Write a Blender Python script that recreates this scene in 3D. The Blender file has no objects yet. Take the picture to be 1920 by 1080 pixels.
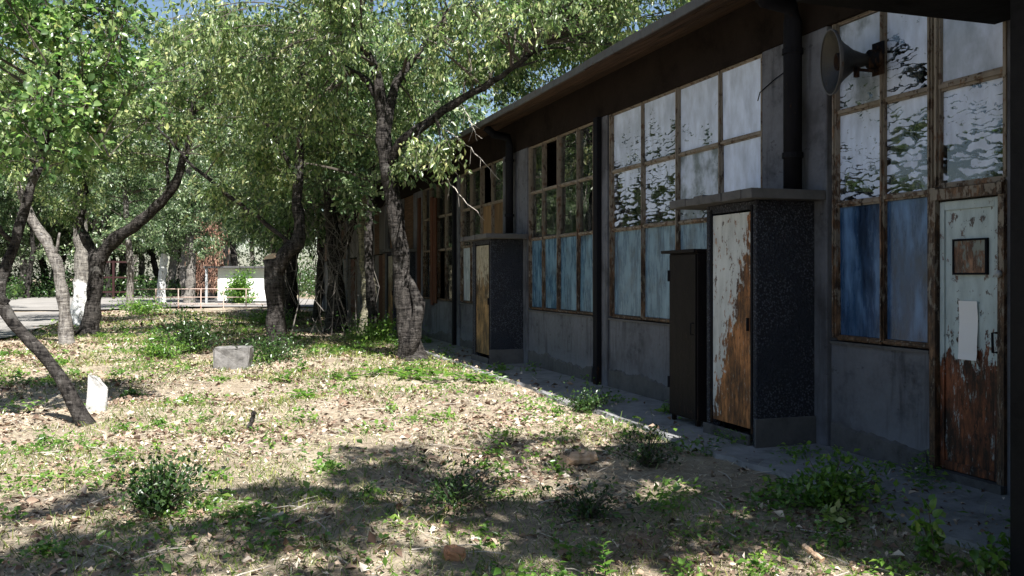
import bpy, bmesh, math, random
import numpy as np
from mathutils import Vector, Matrix

S = bpy.context.scene
COL = S.collection
R = math.radians
rng = np.random.default_rng(7)
random.seed(7)

# ------------------------------------------------------------------ camera
cam_d = bpy.data.cameras.new('camera')
cam = bpy.data.objects.new('camera', cam_d); COL.objects.link(cam)
cam.location = (0, 0, 1.6)
cam.rotation_euler = (R(90), 0, 0)
cam_d.sensor_width = 36
cam_d.lens = 36 * 1700 / 1920
cam_d.shift_y = -21 / 1920
cam_d.clip_start = 0.05
cam_d.clip_end = 1500
S.camera = cam

# ------------------------------------------------------------------ sky, sun, exposure
SUN_AZ = Vector((0.392, -0.920, 0)).normalized()      # horizontal direction towards the sun
SUN_EL = R(52)
w = bpy.data.worlds.new('World'); S.world = w; w.use_nodes = True
nt = w.node_tree
bg = nt.nodes['Background']
sky = nt.nodes.new('ShaderNodeTexSky'); sky.sky_type = 'NISHITA'; sky.sun_disc = False
sky.sun_elevation = SUN_EL
sky.sun_rotation = math.atan2(SUN_AZ.x, SUN_AZ.y)
sky.air_density = 1.0; sky.dust_density = 0.9; sky.ozone_density = 1.0
nt.links.new(sky.outputs[0], bg.inputs[0])
bg.inputs[1].default_value = 0.05
sl = bpy.data.lights.new('sun', 'SUN'); sl.energy = 5.0; sl.angle = R(0.55); sl.color = (1.0, 0.975, 0.94)
so = bpy.data.objects.new('sun', sl); COL.objects.link(so)
sv = Vector((SUN_AZ.x * math.cos(SUN_EL), SUN_AZ.y * math.cos(SUN_EL), math.sin(SUN_EL)))
so.rotation_euler = (-sv).to_track_quat('-Z', 'Y').to_euler()
so.location = sv * 60
S.view_settings.view_transform = 'Standard'; S.view_settings.look = 'None'
S.view_settings.gamma = 1.0; S.view_settings.use_curve_mapping = False
S.view_settings.exposure = 1.52
S.cycles.max_bounces = 8; S.cycles.diffuse_bounces = 4; S.cycles.glossy_bounces = 3
S.cycles.transmission_bounces = 6; S.cycles.transparent_max_bounces = 8
S.cycles.caustics_reflective = False; S.cycles.caustics_refractive = False
S.cycles.sample_clamp_indirect = 6.0
S.cycles.use_denoising = True

# ------------------------------------------------------------------ helpers: objects
def tag(o, label=None, cat=None, group=None, kind=None):
    if label: o['label'] = label
    if cat: o['category'] = cat
    if group: o['group'] = group
    if kind: o['kind'] = kind
    return o

def empty(name, loc=(0, 0, 0), rz=0.0, parent=None):
    o = bpy.data.objects.new(name, None); COL.objects.link(o)
    o.empty_display_size = 0.2
    o.location = loc; o.rotation_euler = (0, 0, rz)
    if parent: o.parent = parent
    return o

def np_mesh(name, V, F, mats=()):
    V = np.ascontiguousarray(V, dtype=np.float32); F = np.ascontiguousarray(F, dtype=np.int32)
    k = F.shape[1]
    me = bpy.data.meshes.new(name)
    me.vertices.add(len(V)); me.vertices.foreach_set('co', V.ravel())
    me.loops.add(F.size); me.loops.foreach_set('vertex_index', F.ravel())
    me.polygons.add(len(F)); me.polygons.foreach_set('loop_start', np.arange(len(F), dtype=np.int32) * k)
    for m in mats: me.materials.append(m)
    me.update(calc_edges=True)
    return me

def link(name, me, parent=None, loc=None, smooth=False):
    o = bpy.data.objects.new(name, me); COL.objects.link(o)
    if parent: o.parent = parent
    if loc is not None: o.location = loc
    if smooth and len(me.polygons):
        me.polygons.foreach_set('use_smooth', np.ones(len(me.polygons), dtype=bool))
    return o

class MB:
    """collects boxes, tubes, lathes into ONE mesh"""
    def __init__(self): self.v = []; self.f = []
    def add(self, vs, fs):
        b = len(self.v); self.v += [tuple(p) for p in vs]; self.f += [tuple(i + b for i in f) for f in fs]
        return self
    def box(self, x0, x1, y0, y1, z0, z1, jit=0.0):
        vs = [(x, y, z) for x in (x0, x1) for y in (y0, y1) for z in (z0, z1)]
        if jit: vs = [tuple(c + random.uniform(-jit, jit) for c in p) for p in vs]
        return self.add(vs, [(0, 1, 3, 2), (4, 6, 7, 5), (0, 4, 5, 1), (2, 3, 7, 6), (0, 2, 6, 4), (1, 5, 7, 3)])
    def prism(self, poly, z0, z1):
        n = len(poly)
        vs = [(p[0], p[1], z0) for p in poly] + [(p[0], p[1], z1) for p in poly]
        fs = [tuple(range(n - 1, -1, -1)), tuple(range(n, 2 * n))] + [(i, (i + 1) % n, n + (i + 1) % n, n + i) for i in range(n)]
        return self.add(vs, fs)
    def tube(self, pts, rad, sides=8, noise=0.0, cap=True):
        pts = [Vector(p) for p in pts]; n = len(pts)
        if not hasattr(rad, '__len__'): rad = [rad] * n
        rings = []; up = Vector((0.31, 0.77, 0.55)).normalized()
        for i, p in enumerate(pts):
            t = (pts[min(i + 1, n - 1)] - pts[max(i - 1, 0)])
            t = t.normalized() if t.length > 1e-6 else Vector((0, 0, 1))
            a = up.cross(t)
            if a.length < 1e-3: a = Vector((1, 0, 0)).cross(t)
            a.normalize(); b = t.cross(a); up = a.cross(t) * -1 if False else up
            ring = []
            for j in range(sides):
                th = 2 * math.pi * j / sides
                r = rad[i] * (1 + (random.uniform(-noise, noise) if noise else 0))
                ring.append(p + a * (r * math.cos(th)) + b * (r * math.sin(th)))
            rings.append(ring)
        vs = [q for r_ in rings for q in r_]
        fs = [(i * sides + j, i * sides + (j + 1) % sides, (i + 1) * sides + (j + 1) % sides, (i + 1) * sides + j)
              for i in range(n - 1) for j in range(sides)]
        if cap: fs += [tuple(range(sides - 1, -1, -1)), tuple((n - 1) * sides + j for j in range(sides))]
        return self.add(vs, fs)
    def lathe(self, prof, origin, axis, seg=32):
        ax = Vector(axis).normalized(); a = ax.orthogonal().normalized(); b = ax.cross(a); o = Vector(origin)
        vs = []; n = len(prof)
        for (d, r) in prof:
            for j in range(seg):
                th = 2 * math.pi * j / seg
                vs.append(o + ax * d + a * (r * math.cos(th)) + b * (r * math.sin(th)))
        fs = [(i * seg + j, i * seg + (j + 1) % seg, (i + 1) * seg + (j + 1) % seg, (i + 1) * seg + j)
              for i in range(n - 1) for j in range(seg)]
        return self.add(vs, fs)
    def build(self, name, mat, parent=None, loc=None, smooth=False, bevel=0.0):
        me = bpy.data.meshes.new(name)
        me.from_pydata(self.v, [], self.f); me.materials.append(mat); me.update()
        bm = bmesh.new(); bm.from_mesh(me); bmesh.ops.recalc_face_normals(bm, faces=bm.faces); bm.to_mesh(me); bm.free()
        o = link(name, me, parent, loc, smooth)
        if bevel:
            m = o.modifiers.new('bevel', 'BEVEL'); m.width = bevel; m.segments = 2; m.limit_method = 'ANGLE'
        return o

def copy_tree(o, parent=None):
    c = o.copy(); COL.objects.link(c); c.parent = parent
    for ch in list(o.children): copy_tree(ch, c)
    return c

# ------------------------------------------------------------------ helpers: materials
class NT:
    def __init__(self, name):
        self.m = bpy.data.materials.new(name); self.m.use_nodes = True
        self.t = self.m.node_tree; self.n = self.t.nodes
        self.bs = self.n['Principled BSDF']; self.out = self.n['Material Output']
        self.tc = self.n.new('ShaderNodeTexCoord')
    def L(self, a, b): self.t.links.new(a, b)
    def new(self, t, **kw):
        n = self.n.new(t)
        for k, v in kw.items(): setattr(n, k, v)
        return n
    def put(self, sock, v):
        if isinstance(v, bpy.types.NodeSocket): self.L(v, sock)
        else: sock.default_value = v
    def vec(self, scale=(1, 1, 1), off=None, src='Object'):
        mp = self.new('ShaderNodeMapping'); self.L(self.tc.outputs[src], mp.inputs[0])
        mp.inputs['Scale'].default_value = scale
        if off is not None: self.put(mp.inputs['Location'], off)
        return mp.outputs[0]
    def noise(self, vec, scale=5, detail=6, rough=0.6, dist=0.0):
        n = self.new('ShaderNodeTexNoise'); self.L(vec, n.inputs['Vector'])
        n.inputs['Scale'].default_value = scale; n.inputs['Detail'].default_value = detail
        n.inputs['Roughness'].default_value = rough; n.inputs['Distortion'].default_value = dist
        return n.outputs[0]
    def voro(self, vec, scale, feat='F1'):
        n = self.new('ShaderNodeTexVoronoi', feature=feat); self.L(vec, n.inputs['Vector']); n.inputs['Scale'].default_value = scale
        return n.outputs['Distance']
    def math(self, op, a, b=0.0, c=None, clamp=False):
        n = self.new('ShaderNodeMath', operation=op); n.use_clamp = clamp
        self.put(n.inputs[0], a); self.put(n.inputs[1], b)
        if c is not None: self.put(n.inputs[2], c)
        return n.outputs[0]
    def ramp(self, fac, stops, interp='LINEAR'):
        n = self.new('ShaderNodeValToRGB'); self.L(fac, n.inputs[0]); cr = n.color_ramp; cr.interpolation = interp
        while len(cr.elements) < len(stops): cr.elements.new(0.5)
        for e, (p, c) in zip(cr.elements, stops):
            e.position = p
            e.color = (c, c, c, 1) if not hasattr(c, '__len__') else (*c, 1)
        return n.outputs[0]
    def step(self, v, lo, hi):
        n = self.new('ShaderNodeMapRange'); n.interpolation_type = 'SMOOTHSTEP'
        self.put(n.inputs['Value'], v); self.put(n.inputs['From Min'], lo); self.put(n.inputs['From Max'], hi)
        return n.outputs[0]
    def mix(self, fac, a, b, mode='MIX'):
        n = self.new('ShaderNodeMix', data_type='RGBA', blend_type=mode)
        self.put(n.inputs[0], fac)
        for s, v in ((n.inputs[6], a), (n.inputs[7], b)):
            if isinstance(v, bpy.types.NodeSocket): self.L(v, s)
            else: s.default_value = (*v, 1)
        return n.outputs[2]
    def sep(self, src='Object'):
        n = self.new('ShaderNodeSeparateXYZ'); self.L(self.tc.outputs[src], n.inputs[0]); return n.outputs
    def bump(self, h, strength=0.5, dist=0.02):
        n = self.new('ShaderNodeBump'); self.L(h, n.inputs['Height'])
        n.inputs['Strength'].default_value = strength; n.inputs['Distance'].default_value = dist
        self.L(n.outputs[0], self.bs.inputs['Normal']); return n.outputs[0]
    def island(self):
        return self.new('ShaderNodeNewGeometry').outputs['Random Per Island']
    def objrand(self):
        return self.new('ShaderNodeObjectInfo').outputs['Random']
    def set(self, color=None, rough=None, spec=None, metal=None):
        if color is not None:
            if isinstance(color, bpy.types.NodeSocket): self.L(color, self.bs.inputs['Base Color'])
            else: self.bs.inputs['Base Color'].default_value = (*color, 1)
        if rough is not None: self.put(self.bs.inputs['Roughness'], rough)
        if spec is not None: self.put(self.bs.inputs['Specular IOR Level'], spec)
        if metal is not None: self.put(self.bs.inputs['Metallic'], metal)
        return self.m

MATS = {}

def leaf_mat(name, stops, transl=0.42, tcol=1.9):
    k = NT(name)
    r = k.island()
    c = k.ramp(r, stops)
    nz = k.noise(k.vec((1, 1, 1)), 0.9, 3)
    c = k.mix(1.0, c, k.ramp(nz, [(0.3, (0.62, 0.7, 0.6)), (0.7, (1.25, 1.15, 1.05))]), 'MULTIPLY')
    k.L(c, k.bs.inputs['Base Color']); k.bs.inputs['Roughness'].default_value = 0.33
    k.bs.inputs['Specular IOR Level'].default_value = 0.6
    tr = k.new('ShaderNodeBsdfTranslucent')
    k.L(k.mix(1.0, c, (0.82 * tcol, 1.12 * tcol, 0.68 * tcol), 'MULTIPLY'), tr.inputs[0])
    ms = k.new('ShaderNodeMixShader'); ms.inputs[0].default_value = transl
    k.L(k.bs.outputs[0], ms.inputs[1]); k.L(tr.outputs[0], ms.inputs[2]); k.L(ms.outputs[0], k.out.inputs[0])
    return k.m

MATS['leaf_main'] = leaf_mat('leaf_main', [(0, (0.045, 0.08, 0.035)), (0.4, (0.13, 0.185, 0.08)), (0.8, (0.27, 0.325, 0.16)), (1, (0.42, 0.42, 0.22))], 0.38)
MATS['leaf_big'] = leaf_mat('leaf_big', [(0, (0.04, 0.085, 0.032)), (0.5, (0.12, 0.195, 0.07)), (0.93, (0.26, 0.34, 0.14)), (1, (0.36, 0.36, 0.15))], 0.4)
MATS['leaf_far'] = leaf_mat('leaf_far', [(0, (0.04, 0.07, 0.038)), (0.5, (0.11, 0.165, 0.09)), (1, (0.30, 0.35, 0.22))], 0.38)
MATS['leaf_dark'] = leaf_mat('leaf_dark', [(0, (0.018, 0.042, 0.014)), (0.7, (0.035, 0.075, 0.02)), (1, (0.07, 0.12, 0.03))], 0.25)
MATS['leaf_weed'] = leaf_mat('leaf_weed', [(0, (0.06, 0.13, 0.025)), (0.6, (0.11, 0.21, 0.04)), (1, (0.2, 0.29, 0.06))], 0.35)
MATS['leaf_pale'] = leaf_mat('leaf_pale', [(0, (0.13, 0.19, 0.06)), (0.6, (0.25, 0.3, 0.1)), (1, (0.42, 0.42, 0.24))], 0.35)

def litter_mat(name, stops, patch, rough=0.75):
    k = NT(name)
    c = k.ramp(k.island(), stops)
    nz = k.noise(k.vec((1, 1, 1)), 0.8, 4)
    c = k.mix(1.0, c, k.ramp(nz, [(0.3, patch[0]), (0.7, patch[1])]), 'MULTIPLY')
    k.set(c, rough, 0.25)
    return k.m
MATS['litter'] = litter_mat('litter', [(0, (0.05, 0.034, 0.025)), (0.3, (0.15, 0.10, 0.075)), (0.65, (0.32, 0.245, 0.19)), (0.92, (0.45, 0.385, 0.32)), (1, (0.60, 0.55, 0.49))],
                            ((0.8, 0.72, 0.66), (1.12, 1.1, 1.05)))
MATS['straw'] = litter_mat('straw', [(0, (0.2, 0.155, 0.11)), (0.4, (0.46, 0.39, 0.275)), (0.8, (0.62, 0.55, 0.42)), (1, (0.70, 0.66, 0.57))],
                           ((0.8, 0.82, 0.72), (1.1, 1.05, 1.0)))
MATS['grass'] = leaf_mat('grass', [(0, (0.06, 0.1, 0.02)), (0.5, (0.13, 0.18, 0.04)), (0.85, (0.24, 0.26, 0.08)), (1, (0.36, 0.33, 0.15))], 0.3, 1.5)

def bark_mat(name, dark, light, wash=None, lichen=0.0):
    k = NT(name)
    v = k.vec((1, 1, 1))
    ridg = k.noise(k.vec((9, 9, 2.2)), 2.0, 8, 0.7, 0.6)
    band = k.noise(k.vec((3, 3, 22)), 1.4, 5, 0.6)
    f = k.math('MULTIPLY', ridg, 0.62); f = k.math('MULTIPLY_ADD', band, 0.4, f)
    c = k.ramp(f, [(0.43, dark), (0.51, tuple(0.5 * (a + b) for a, b in zip(dark, light))), (0.6, light)])
    spots = k.step(k.noise(v, 3.2, 5, 0.65), 0.56, 0.66)
    c = k.mix(k.math('MULTIPLY', spots, 0.3 + lichen), c, (0.2, 0.19, 0.175) if lichen == 0 else (0.3, 0.3, 0.16))
    fl = k.math('MULTIPLY', k.step(k.noise(k.vec((2.2, 2.2, 9)), 5.0, 5, 0.7), 0.6, 0.65), 0.5)
    c = k.mix(fl, c, tuple(min(0.42, x * 3.0 + 0.03) for x in light))
    if wash:
        z = k.sep()[2]
        edge = k.math('ADD', z, k.math('MULTIPLY', k.noise(v, 4, 4), 0.7))
        m_ = k.math('SUBTRACT', 1.0, k.step(edge, wash, wash + 0.18))
        worn = k.step(k.noise(k.vec((2, 2, 1)), 5, 6, 0.7), 0.36, 0.5)
        c = k.mix(k.math('MULTIPLY', m_, worn), c, (0.72, 0.72, 0.70))
    k.set(c, 0.9, 0.15)
    k.bump(f, 1.0, 0.07)
    return k.m
MATS['bark'] = bark_mat('bark', (0.0035, 0.003, 0.0028), (0.055, 0.049, 0.044))  # dark mottled bark, its colour lowered further for the shade under the crowns
MATS['bark_grey'] = bark_mat('bark_grey', (0.05, 0.044, 0.04), (0.25, 0.23, 0.205))
MATS['bark_mossy'] = bark_mat('bark_mossy', (0.04, 0.037, 0.028), (0.24, 0.22, 0.15), None, 0.25)
MATS['bark_wash'] = bark_mat('bark_wash', (0.06, 0.055, 0.05), (0.26, 0.24, 0.21), 1.75)
MATS['bark_white'] = bark_mat('bark_white', (0.12, 0.11, 0.1), (0.4, 0.38, 0.36), 6.5)
MATS['twig'] = NT('twig').set((0.07, 0.058, 0.046), 0.85)
MATS['twig_dead'] = NT('twig_dead').set((0.13, 0.115, 0.10), 0.85)
MATS['twig_pale'] = NT('twig_pale').set((0.42, 0.38, 0.33), 0.85)

def cutwood():
    k = NT('cut_wood'); r = k.new('ShaderNodeTexWave', wave_type='RINGS', rings_direction='Z'); k.L(k.vec((1, 1, 1)), r.inputs[0])
    r.inputs['Scale'].default_value = 16; r.inputs['Distortion'].default_value = 3
    k.set(k.ramp(r.outputs[1], [(0, (0.5, 0.3, 0.17)), (1, (0.7, 0.5, 0.33))]), 0.8); return k.m
MATS['cut_wood'] = cutwood()

def plaster_mat(name, base, dark, scale=1.0, bump=0.35, stain=True, spec=0.2):
    k = NT(name); v = k.vec((1, 1, 1))
    n1 = k.noise(v, 1.6 * scale, 8, 0.65); n2 = k.noise(v, 14, 6, 0.7); n3 = k.noise(k.vec((5, 5, 0.5)), 1.3, 6, 0.65)
    f = k.math('MULTIPLY_ADD', n2, 0.35, k.math('MULTIPLY', n1, 0.75))
    c = k.ramp(f, [(0.36, dark), (0.52, base), (0.7, tuple(min(1, x * 1.3) for x in base))])
    if stain:
        z = k.sep()[2]
        c = k.mix(k.math('MULTIPLY', k.step(n3, 0.5, 0.68), 0.55), c, tuple(x * 0.55 for x in dark))
        damp = k.math('SUBTRACT', 1.0, k.step(k.math('ADD', z, k.math('MULTIPLY', n1, 0.9)), 0.5, 0.95))
        c = k.mix(k.math('MULTIPLY', damp, 0.75), c, tuple(x * 1.6 for x in base))
        big = k.step(k.noise(k.vec((1, 1, 0.8), (9, 2, 4)), 0.9, 5, 0.6), 0.5, 0.64)
        c = k.mix(k.math('MULTIPLY', big, 0.6), c, tuple(x * y for x, y in zip(dark, (0.8, 0.7, 0.62))))
        chip = k.step(k.noise(k.vec((1, 1, 1.4), (3, 7, 1)), 5.5, 8, 0.7), 0.62, 0.65)
        c = k.mix(k.math('MULTIPLY', chip, 0.5), c, tuple(x * 0.6 for x in dark))
    cr = k.voro(k.vec((1, 1, 1)), 1.7, 'DISTANCE_TO_EDGE')
    k.set(c, 0.88, spec)
    h = k.math('MULTIPLY_ADD', n2, 0.7, n1)
    k.bump(h, bump, 0.03)
    return k.m
MATS['plaster'] = plaster_mat('plaster', (0.105, 0.11, 0.128), (0.038, 0.039, 0.046))
MATS['concrete'] = plaster_mat('concrete', (0.085, 0.083, 0.084), (0.036, 0.035, 0.035), 1.5, 0.4, False)
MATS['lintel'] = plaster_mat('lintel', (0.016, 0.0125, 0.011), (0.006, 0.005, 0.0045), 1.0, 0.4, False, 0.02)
MATS['white_wall'] = plaster_mat('white_wall', (0.78, 0.77, 0.74), (0.6, 0.59, 0.56), 0.6, 0.2, False)
MATS['path'] = plaster_mat('path', (0.21, 0.208, 0.21), (0.10, 0.097, 0.094), 2.0, 0.7, False)

def pebble_mat():
    k = NT('pebbledash'); v = k.vec((1, 1, 1))
    d = k.math('MULTIPLY_ADD', k.noise(v, 38, 5, 0.7), 0.7, k.math('MULTIPLY', k.voro(v, 46), 0.55)); n = k.noise(v, 2.0, 6)
    c = k.ramp(d, [(0.42, (0.10, 0.11, 0.14)), (0.62, (0.018, 0.02, 0.028))])
    c = k.mix(k.step(n, 0.45, 0.65), c, (0.02, 0.024, 0.036))
    k.set(c, 0.8, 0.3)
    k.bump(k.math('MULTIPLY_ADD', n, 0.4, k.math('SUBTRACT', 1.0, d)), 1.0, 0.035); return k.m
MATS['pebble'] = pebble_mat()

def worn_paint(name, paint, rust, rust2, level, soft=0.35, xgrad=0.0, xmid=0.35, streak=(7, 7, 1.3), rough=0.55, spots=0.62, spec=0.3):
    """painted steel with rust creeping up from the bottom (object z) in ragged vertical streaks"""
    k = NT(name); v = k.vec(streak)
    s = k.noise(v, 2.4, 8, 0.68, 0.3); sp = k.noise(k.vec((1.5, 1.5, 1)), 9, 8, 0.7)
    o = k.sep()
    g = k.math('DIVIDE', k.math('SUBTRACT', level, o[2]), soft)
    if xgrad: g = k.math('ADD', g, k.math('MULTIPLY', k.math('SUBTRACT', xmid, o[0]), xgrad))
    m_ = k.step(k.math('ADD', g, k.math('MULTIPLY', k.math('SUBTRACT', k.math('MULTIPLY_ADD', sp, 0.45, k.math('MULTIPLY', s, 0.65)), 0.55), 6.5)), 0.0, 0.28)
    m2 = k.step(sp, spots, spots + 0.035)
    m_ = k.math('MAXIMUM', m_, k.math('MULTIPLY', m2, 0.85))
    rn = k.math('MULTIPLY_ADD', k.noise(k.vec((9, 9, 1.5)), 3, 6, 0.7), 0.45, k.math('MULTIPLY', k.noise(k.vec((2, 2, 1.0), (4, 1, 8)), 2.6, 8, 0.7), 0.55))
    rc = k.ramp(rn, [(0.43, rust2), (0.48, tuple(0.5 * (a + b) for a, b in zip(rust, rust2))), (0.53, rust), (0.59, tuple(min(1, c * 2.0) for c in rust))])
    rc = k.mix(k.math('MULTIPLY', k.step(k.noise(k.vec((6, 6, 2.0), (1, 5, 2)), 4, 7, 0.75), 0.55, 0.6), 0.8), rc, tuple(c * 0.6 for c in rust2))
    rc = k.mix(k.math('MULTIPLY', k.step(k.noise(k.vec((8, 8, 1.6), (7, 3, 9)), 3, 7, 0.75), 0.58, 0.63), 0.6), rc, tuple(c * 0.75 for c in paint))
    pc = k.ramp(k.noise(k.vec((4, 4, 1)), 2.5, 7, 0.6), [(0.3, tuple(c * 0.66 for c in paint)), (0.6, paint)])
    k.set(k.mix(m_, pc, rc), rough, spec)
    k.bump(k.math('SUBTRACT', sp, k.math('MULTIPLY', m_, 0.4)), 0.5, 0.012)
    return k.m
MATS['door_blue'] = worn_paint('door_blue', (0.42, 0.50, 0.52), (0.105, 0.034, 0.015), (0.016, 0.008, 0.006), 1.08, 0.4, 0, 0, (5.5, 5.5, 1.8), 0.6, 0.575)
MATS['door_cream'] = worn_paint('door_cream', (0.52, 0.54, 0.54), (0.21, 0.085, 0.03), (0.05, 0.02, 0.010), 1.22, 0.55, 5.0, 0.3, (5, 5, 1.9), 0.6, 0.56)
MATS['door_ochre'] = worn_paint('door_ochre', (0.34, 0.31, 0.24), (0.16, 0.10, 0.045), (0.03, 0.02, 0.012), 1.5, 0.7, 0, 0, (5, 5, 1.9), 0.6, 0.55)
MATS['frame'] = worn_paint('frame', (0.22, 0.19, 0.155), (0.10, 0.058, 0.034), (0.028, 0.018, 0.013), 2.4, 2.2, 0, 0, (9, 9, 2.5), 0.7, 0.55)
MATS['locker'] = worn_paint('locker', (0.014, 0.0118, 0.0128), (0.028, 0.017, 0.013), (0.012, 0.009, 0.008), 0.1, 0.3, 0, 0, (7, 7, 1.3), 0.6, 0.6, 0.08)
MATS['dark_pipe'] = worn_paint('dark_pipe', (0.011, 0.0115, 0.015), (0.03, 0.018, 0.012), (0.02, 0.012, 0.01), 0.1, 0.5, 0, 0, (7, 7, 1.3), 0.7, 0.64, 0.05)
MATS['porch_shade'] = plaster_mat('porch_shade', (0.012, 0.012, 0.013), (0.006, 0.006, 0.006), 1.0, 0.4, False, 0.02)  # deep shade on the side porch and its canopy, put into the colour
MATS['grey_metal'] = worn_paint('grey_metal', (0.36, 0.37, 0.38), (0.13, 0.07, 0.04), (0.05, 0.03, 0.02), -1.0, 0.6, 0, 0, (7, 7, 1.3), 0.45, 0.63)
MATS['horn'] = worn_paint('horn', (0.024, 0.022, 0.02), (0.035, 0.022, 0.014), (0.012, 0.009, 0.007), -1.0, 0.6, 0, 0, (7, 7, 1.3), 0.45, 0.6)
MATS['fascia'] = worn_paint('fascia', (0.085, 0.085, 0.09), (0.08, 0.05, 0.035), (0.03, 0.02, 0.015), -1.0, 0.6, 0, 0, (7, 7, 1.3), 0.55, 0.58)
MATS['pink_rail'] = worn_paint('pink_rail', (0.55, 0.42, 0.36), (0.3, 0.14, 0.08), (0.1, 0.05, 0.03), 0.2, 0.4)
MATS['red_steel'] = worn_paint('red_steel', (0.028, 0.008, 0.008), (0.028, 0.012, 0.008), (0.02, 0.01, 0.008), 0.4, 0.5)

def wood_mat(name, a, b):
    k = NT(name); v = k.vec((1.2, 14, 14)); n = k.noise(v, 1.4, 8, 0.65, 0.5)
    rnd = k.objrand()
    c = k.ramp(n, [(0.32, a), (0.68, b)])
    c = k.mix(1.0, c, k.ramp(rnd, [(0, 0.65), (1, 1.25)]), 'MULTIPLY')
    k.set(c, 0.85, 0.2); k.bump(n, 0.6, 0.01); return k.m
MATS['soffit'] = wood_mat('soffit', (0.022, 0.013, 0.009), (0.085, 0.05, 0.032))
MATS['board_brown'] = wood_mat('board_brown', (0.06, 0.035, 0.022), (0.15, 0.09, 0.055))
def vwood(name, a, b):
    k = NT(name); n = k.noise(k.vec((14, 14, 1.0)), 1.4, 8, 0.65, 0.4)
    c = k.mix(1.0, k.ramp(n, [(0.32, a), (0.68, b)]), k.ramp(k.objrand(), [(0, 0.6), (1, 1.3)]), 'MULTIPLY')
    k.set(c, 0.8, 0.2); k.bump(n, 0.6, 0.01); return k.m
MATS['vb_grey'] = vwood('vb_grey', (0.07, 0.07, 0.075), (0.19, 0.185, 0.18))
MATS['vb_blue'] = vwood('vb_blue', (0.07, 0.12, 0.15), (0.15, 0.23, 0.27))
MATS['vb_red'] = vwood('vb_red', (0.05, 0.018, 0.011), (0.13, 0.047, 0.025))
MATS['ply'] = vwood('ply', (0.10, 0.06, 0.03), (0.24, 0.155, 0.08))
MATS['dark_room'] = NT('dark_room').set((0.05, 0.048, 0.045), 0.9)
MATS['paper'] = NT('paper').set((0.72, 0.72, 0.74), 0.7)
MATS['asphalt_roof'] = plaster_mat('asphalt_roof', (0.09, 0.085, 0.08), (0.05, 0.045, 0.04), 1.5, 0.5, False)

# --- glass and what is left of the paint on it
def glass_shader(k, tint=(0.75, 0.85, 0.85), rough=0.02):
    gl = k.new('ShaderNodeBsdfGlossy'); gl.inputs['Roughness'].default_value = rough
    gl.inputs[0].default_value = (1, 1, 1, 1)
    tr = k.new('ShaderNodeBsdfTransparent'); tr.inputs[0].default_value = (*tint, 1)
    fr = k.new('ShaderNodeFresnel'); fr.inputs[0].default_value = 1.5
    n = k.noise(k.vec((1, 1, 1)), 2.0, 2)
    b = k.new('ShaderNodeBump'); b.inputs['Strength'].default_value = 0.06; b.inputs['Distance'].default_value = 0.03
    k.L(n, b.inputs['Height']); k.L(b.outputs[0], gl.inputs['Normal'])
    f2 = k.math('MULTIPLY_ADD', fr.outputs[0], 1.3, 0.04, True)
    ms = k.new('ShaderNodeMixShader'); k.L(f2, ms.inputs[0]); k.L(tr.outputs[0], ms.inputs[1]); k.L(gl.outputs[0], ms.inputs[2])
    dirt = k.new('ShaderNodeBsdfDiffuse'); dirt.inputs[0].default_value = (0.22, 0.23, 0.22, 1)
    dm = k.math('MULTIPLY', k.step(k.noise(k.vec((4, 4, 1.2), None), 2.2, 6), 0.4, 0.75), 0.16)
    m2 = k.new('ShaderNodeMixShader'); k.L(dm, m2.inputs[0]); k.L(ms.outputs[0], m2.inputs[1]); k.L(dirt.outputs[0], m2.inputs[2])
    return m2.outputs[0]

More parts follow.
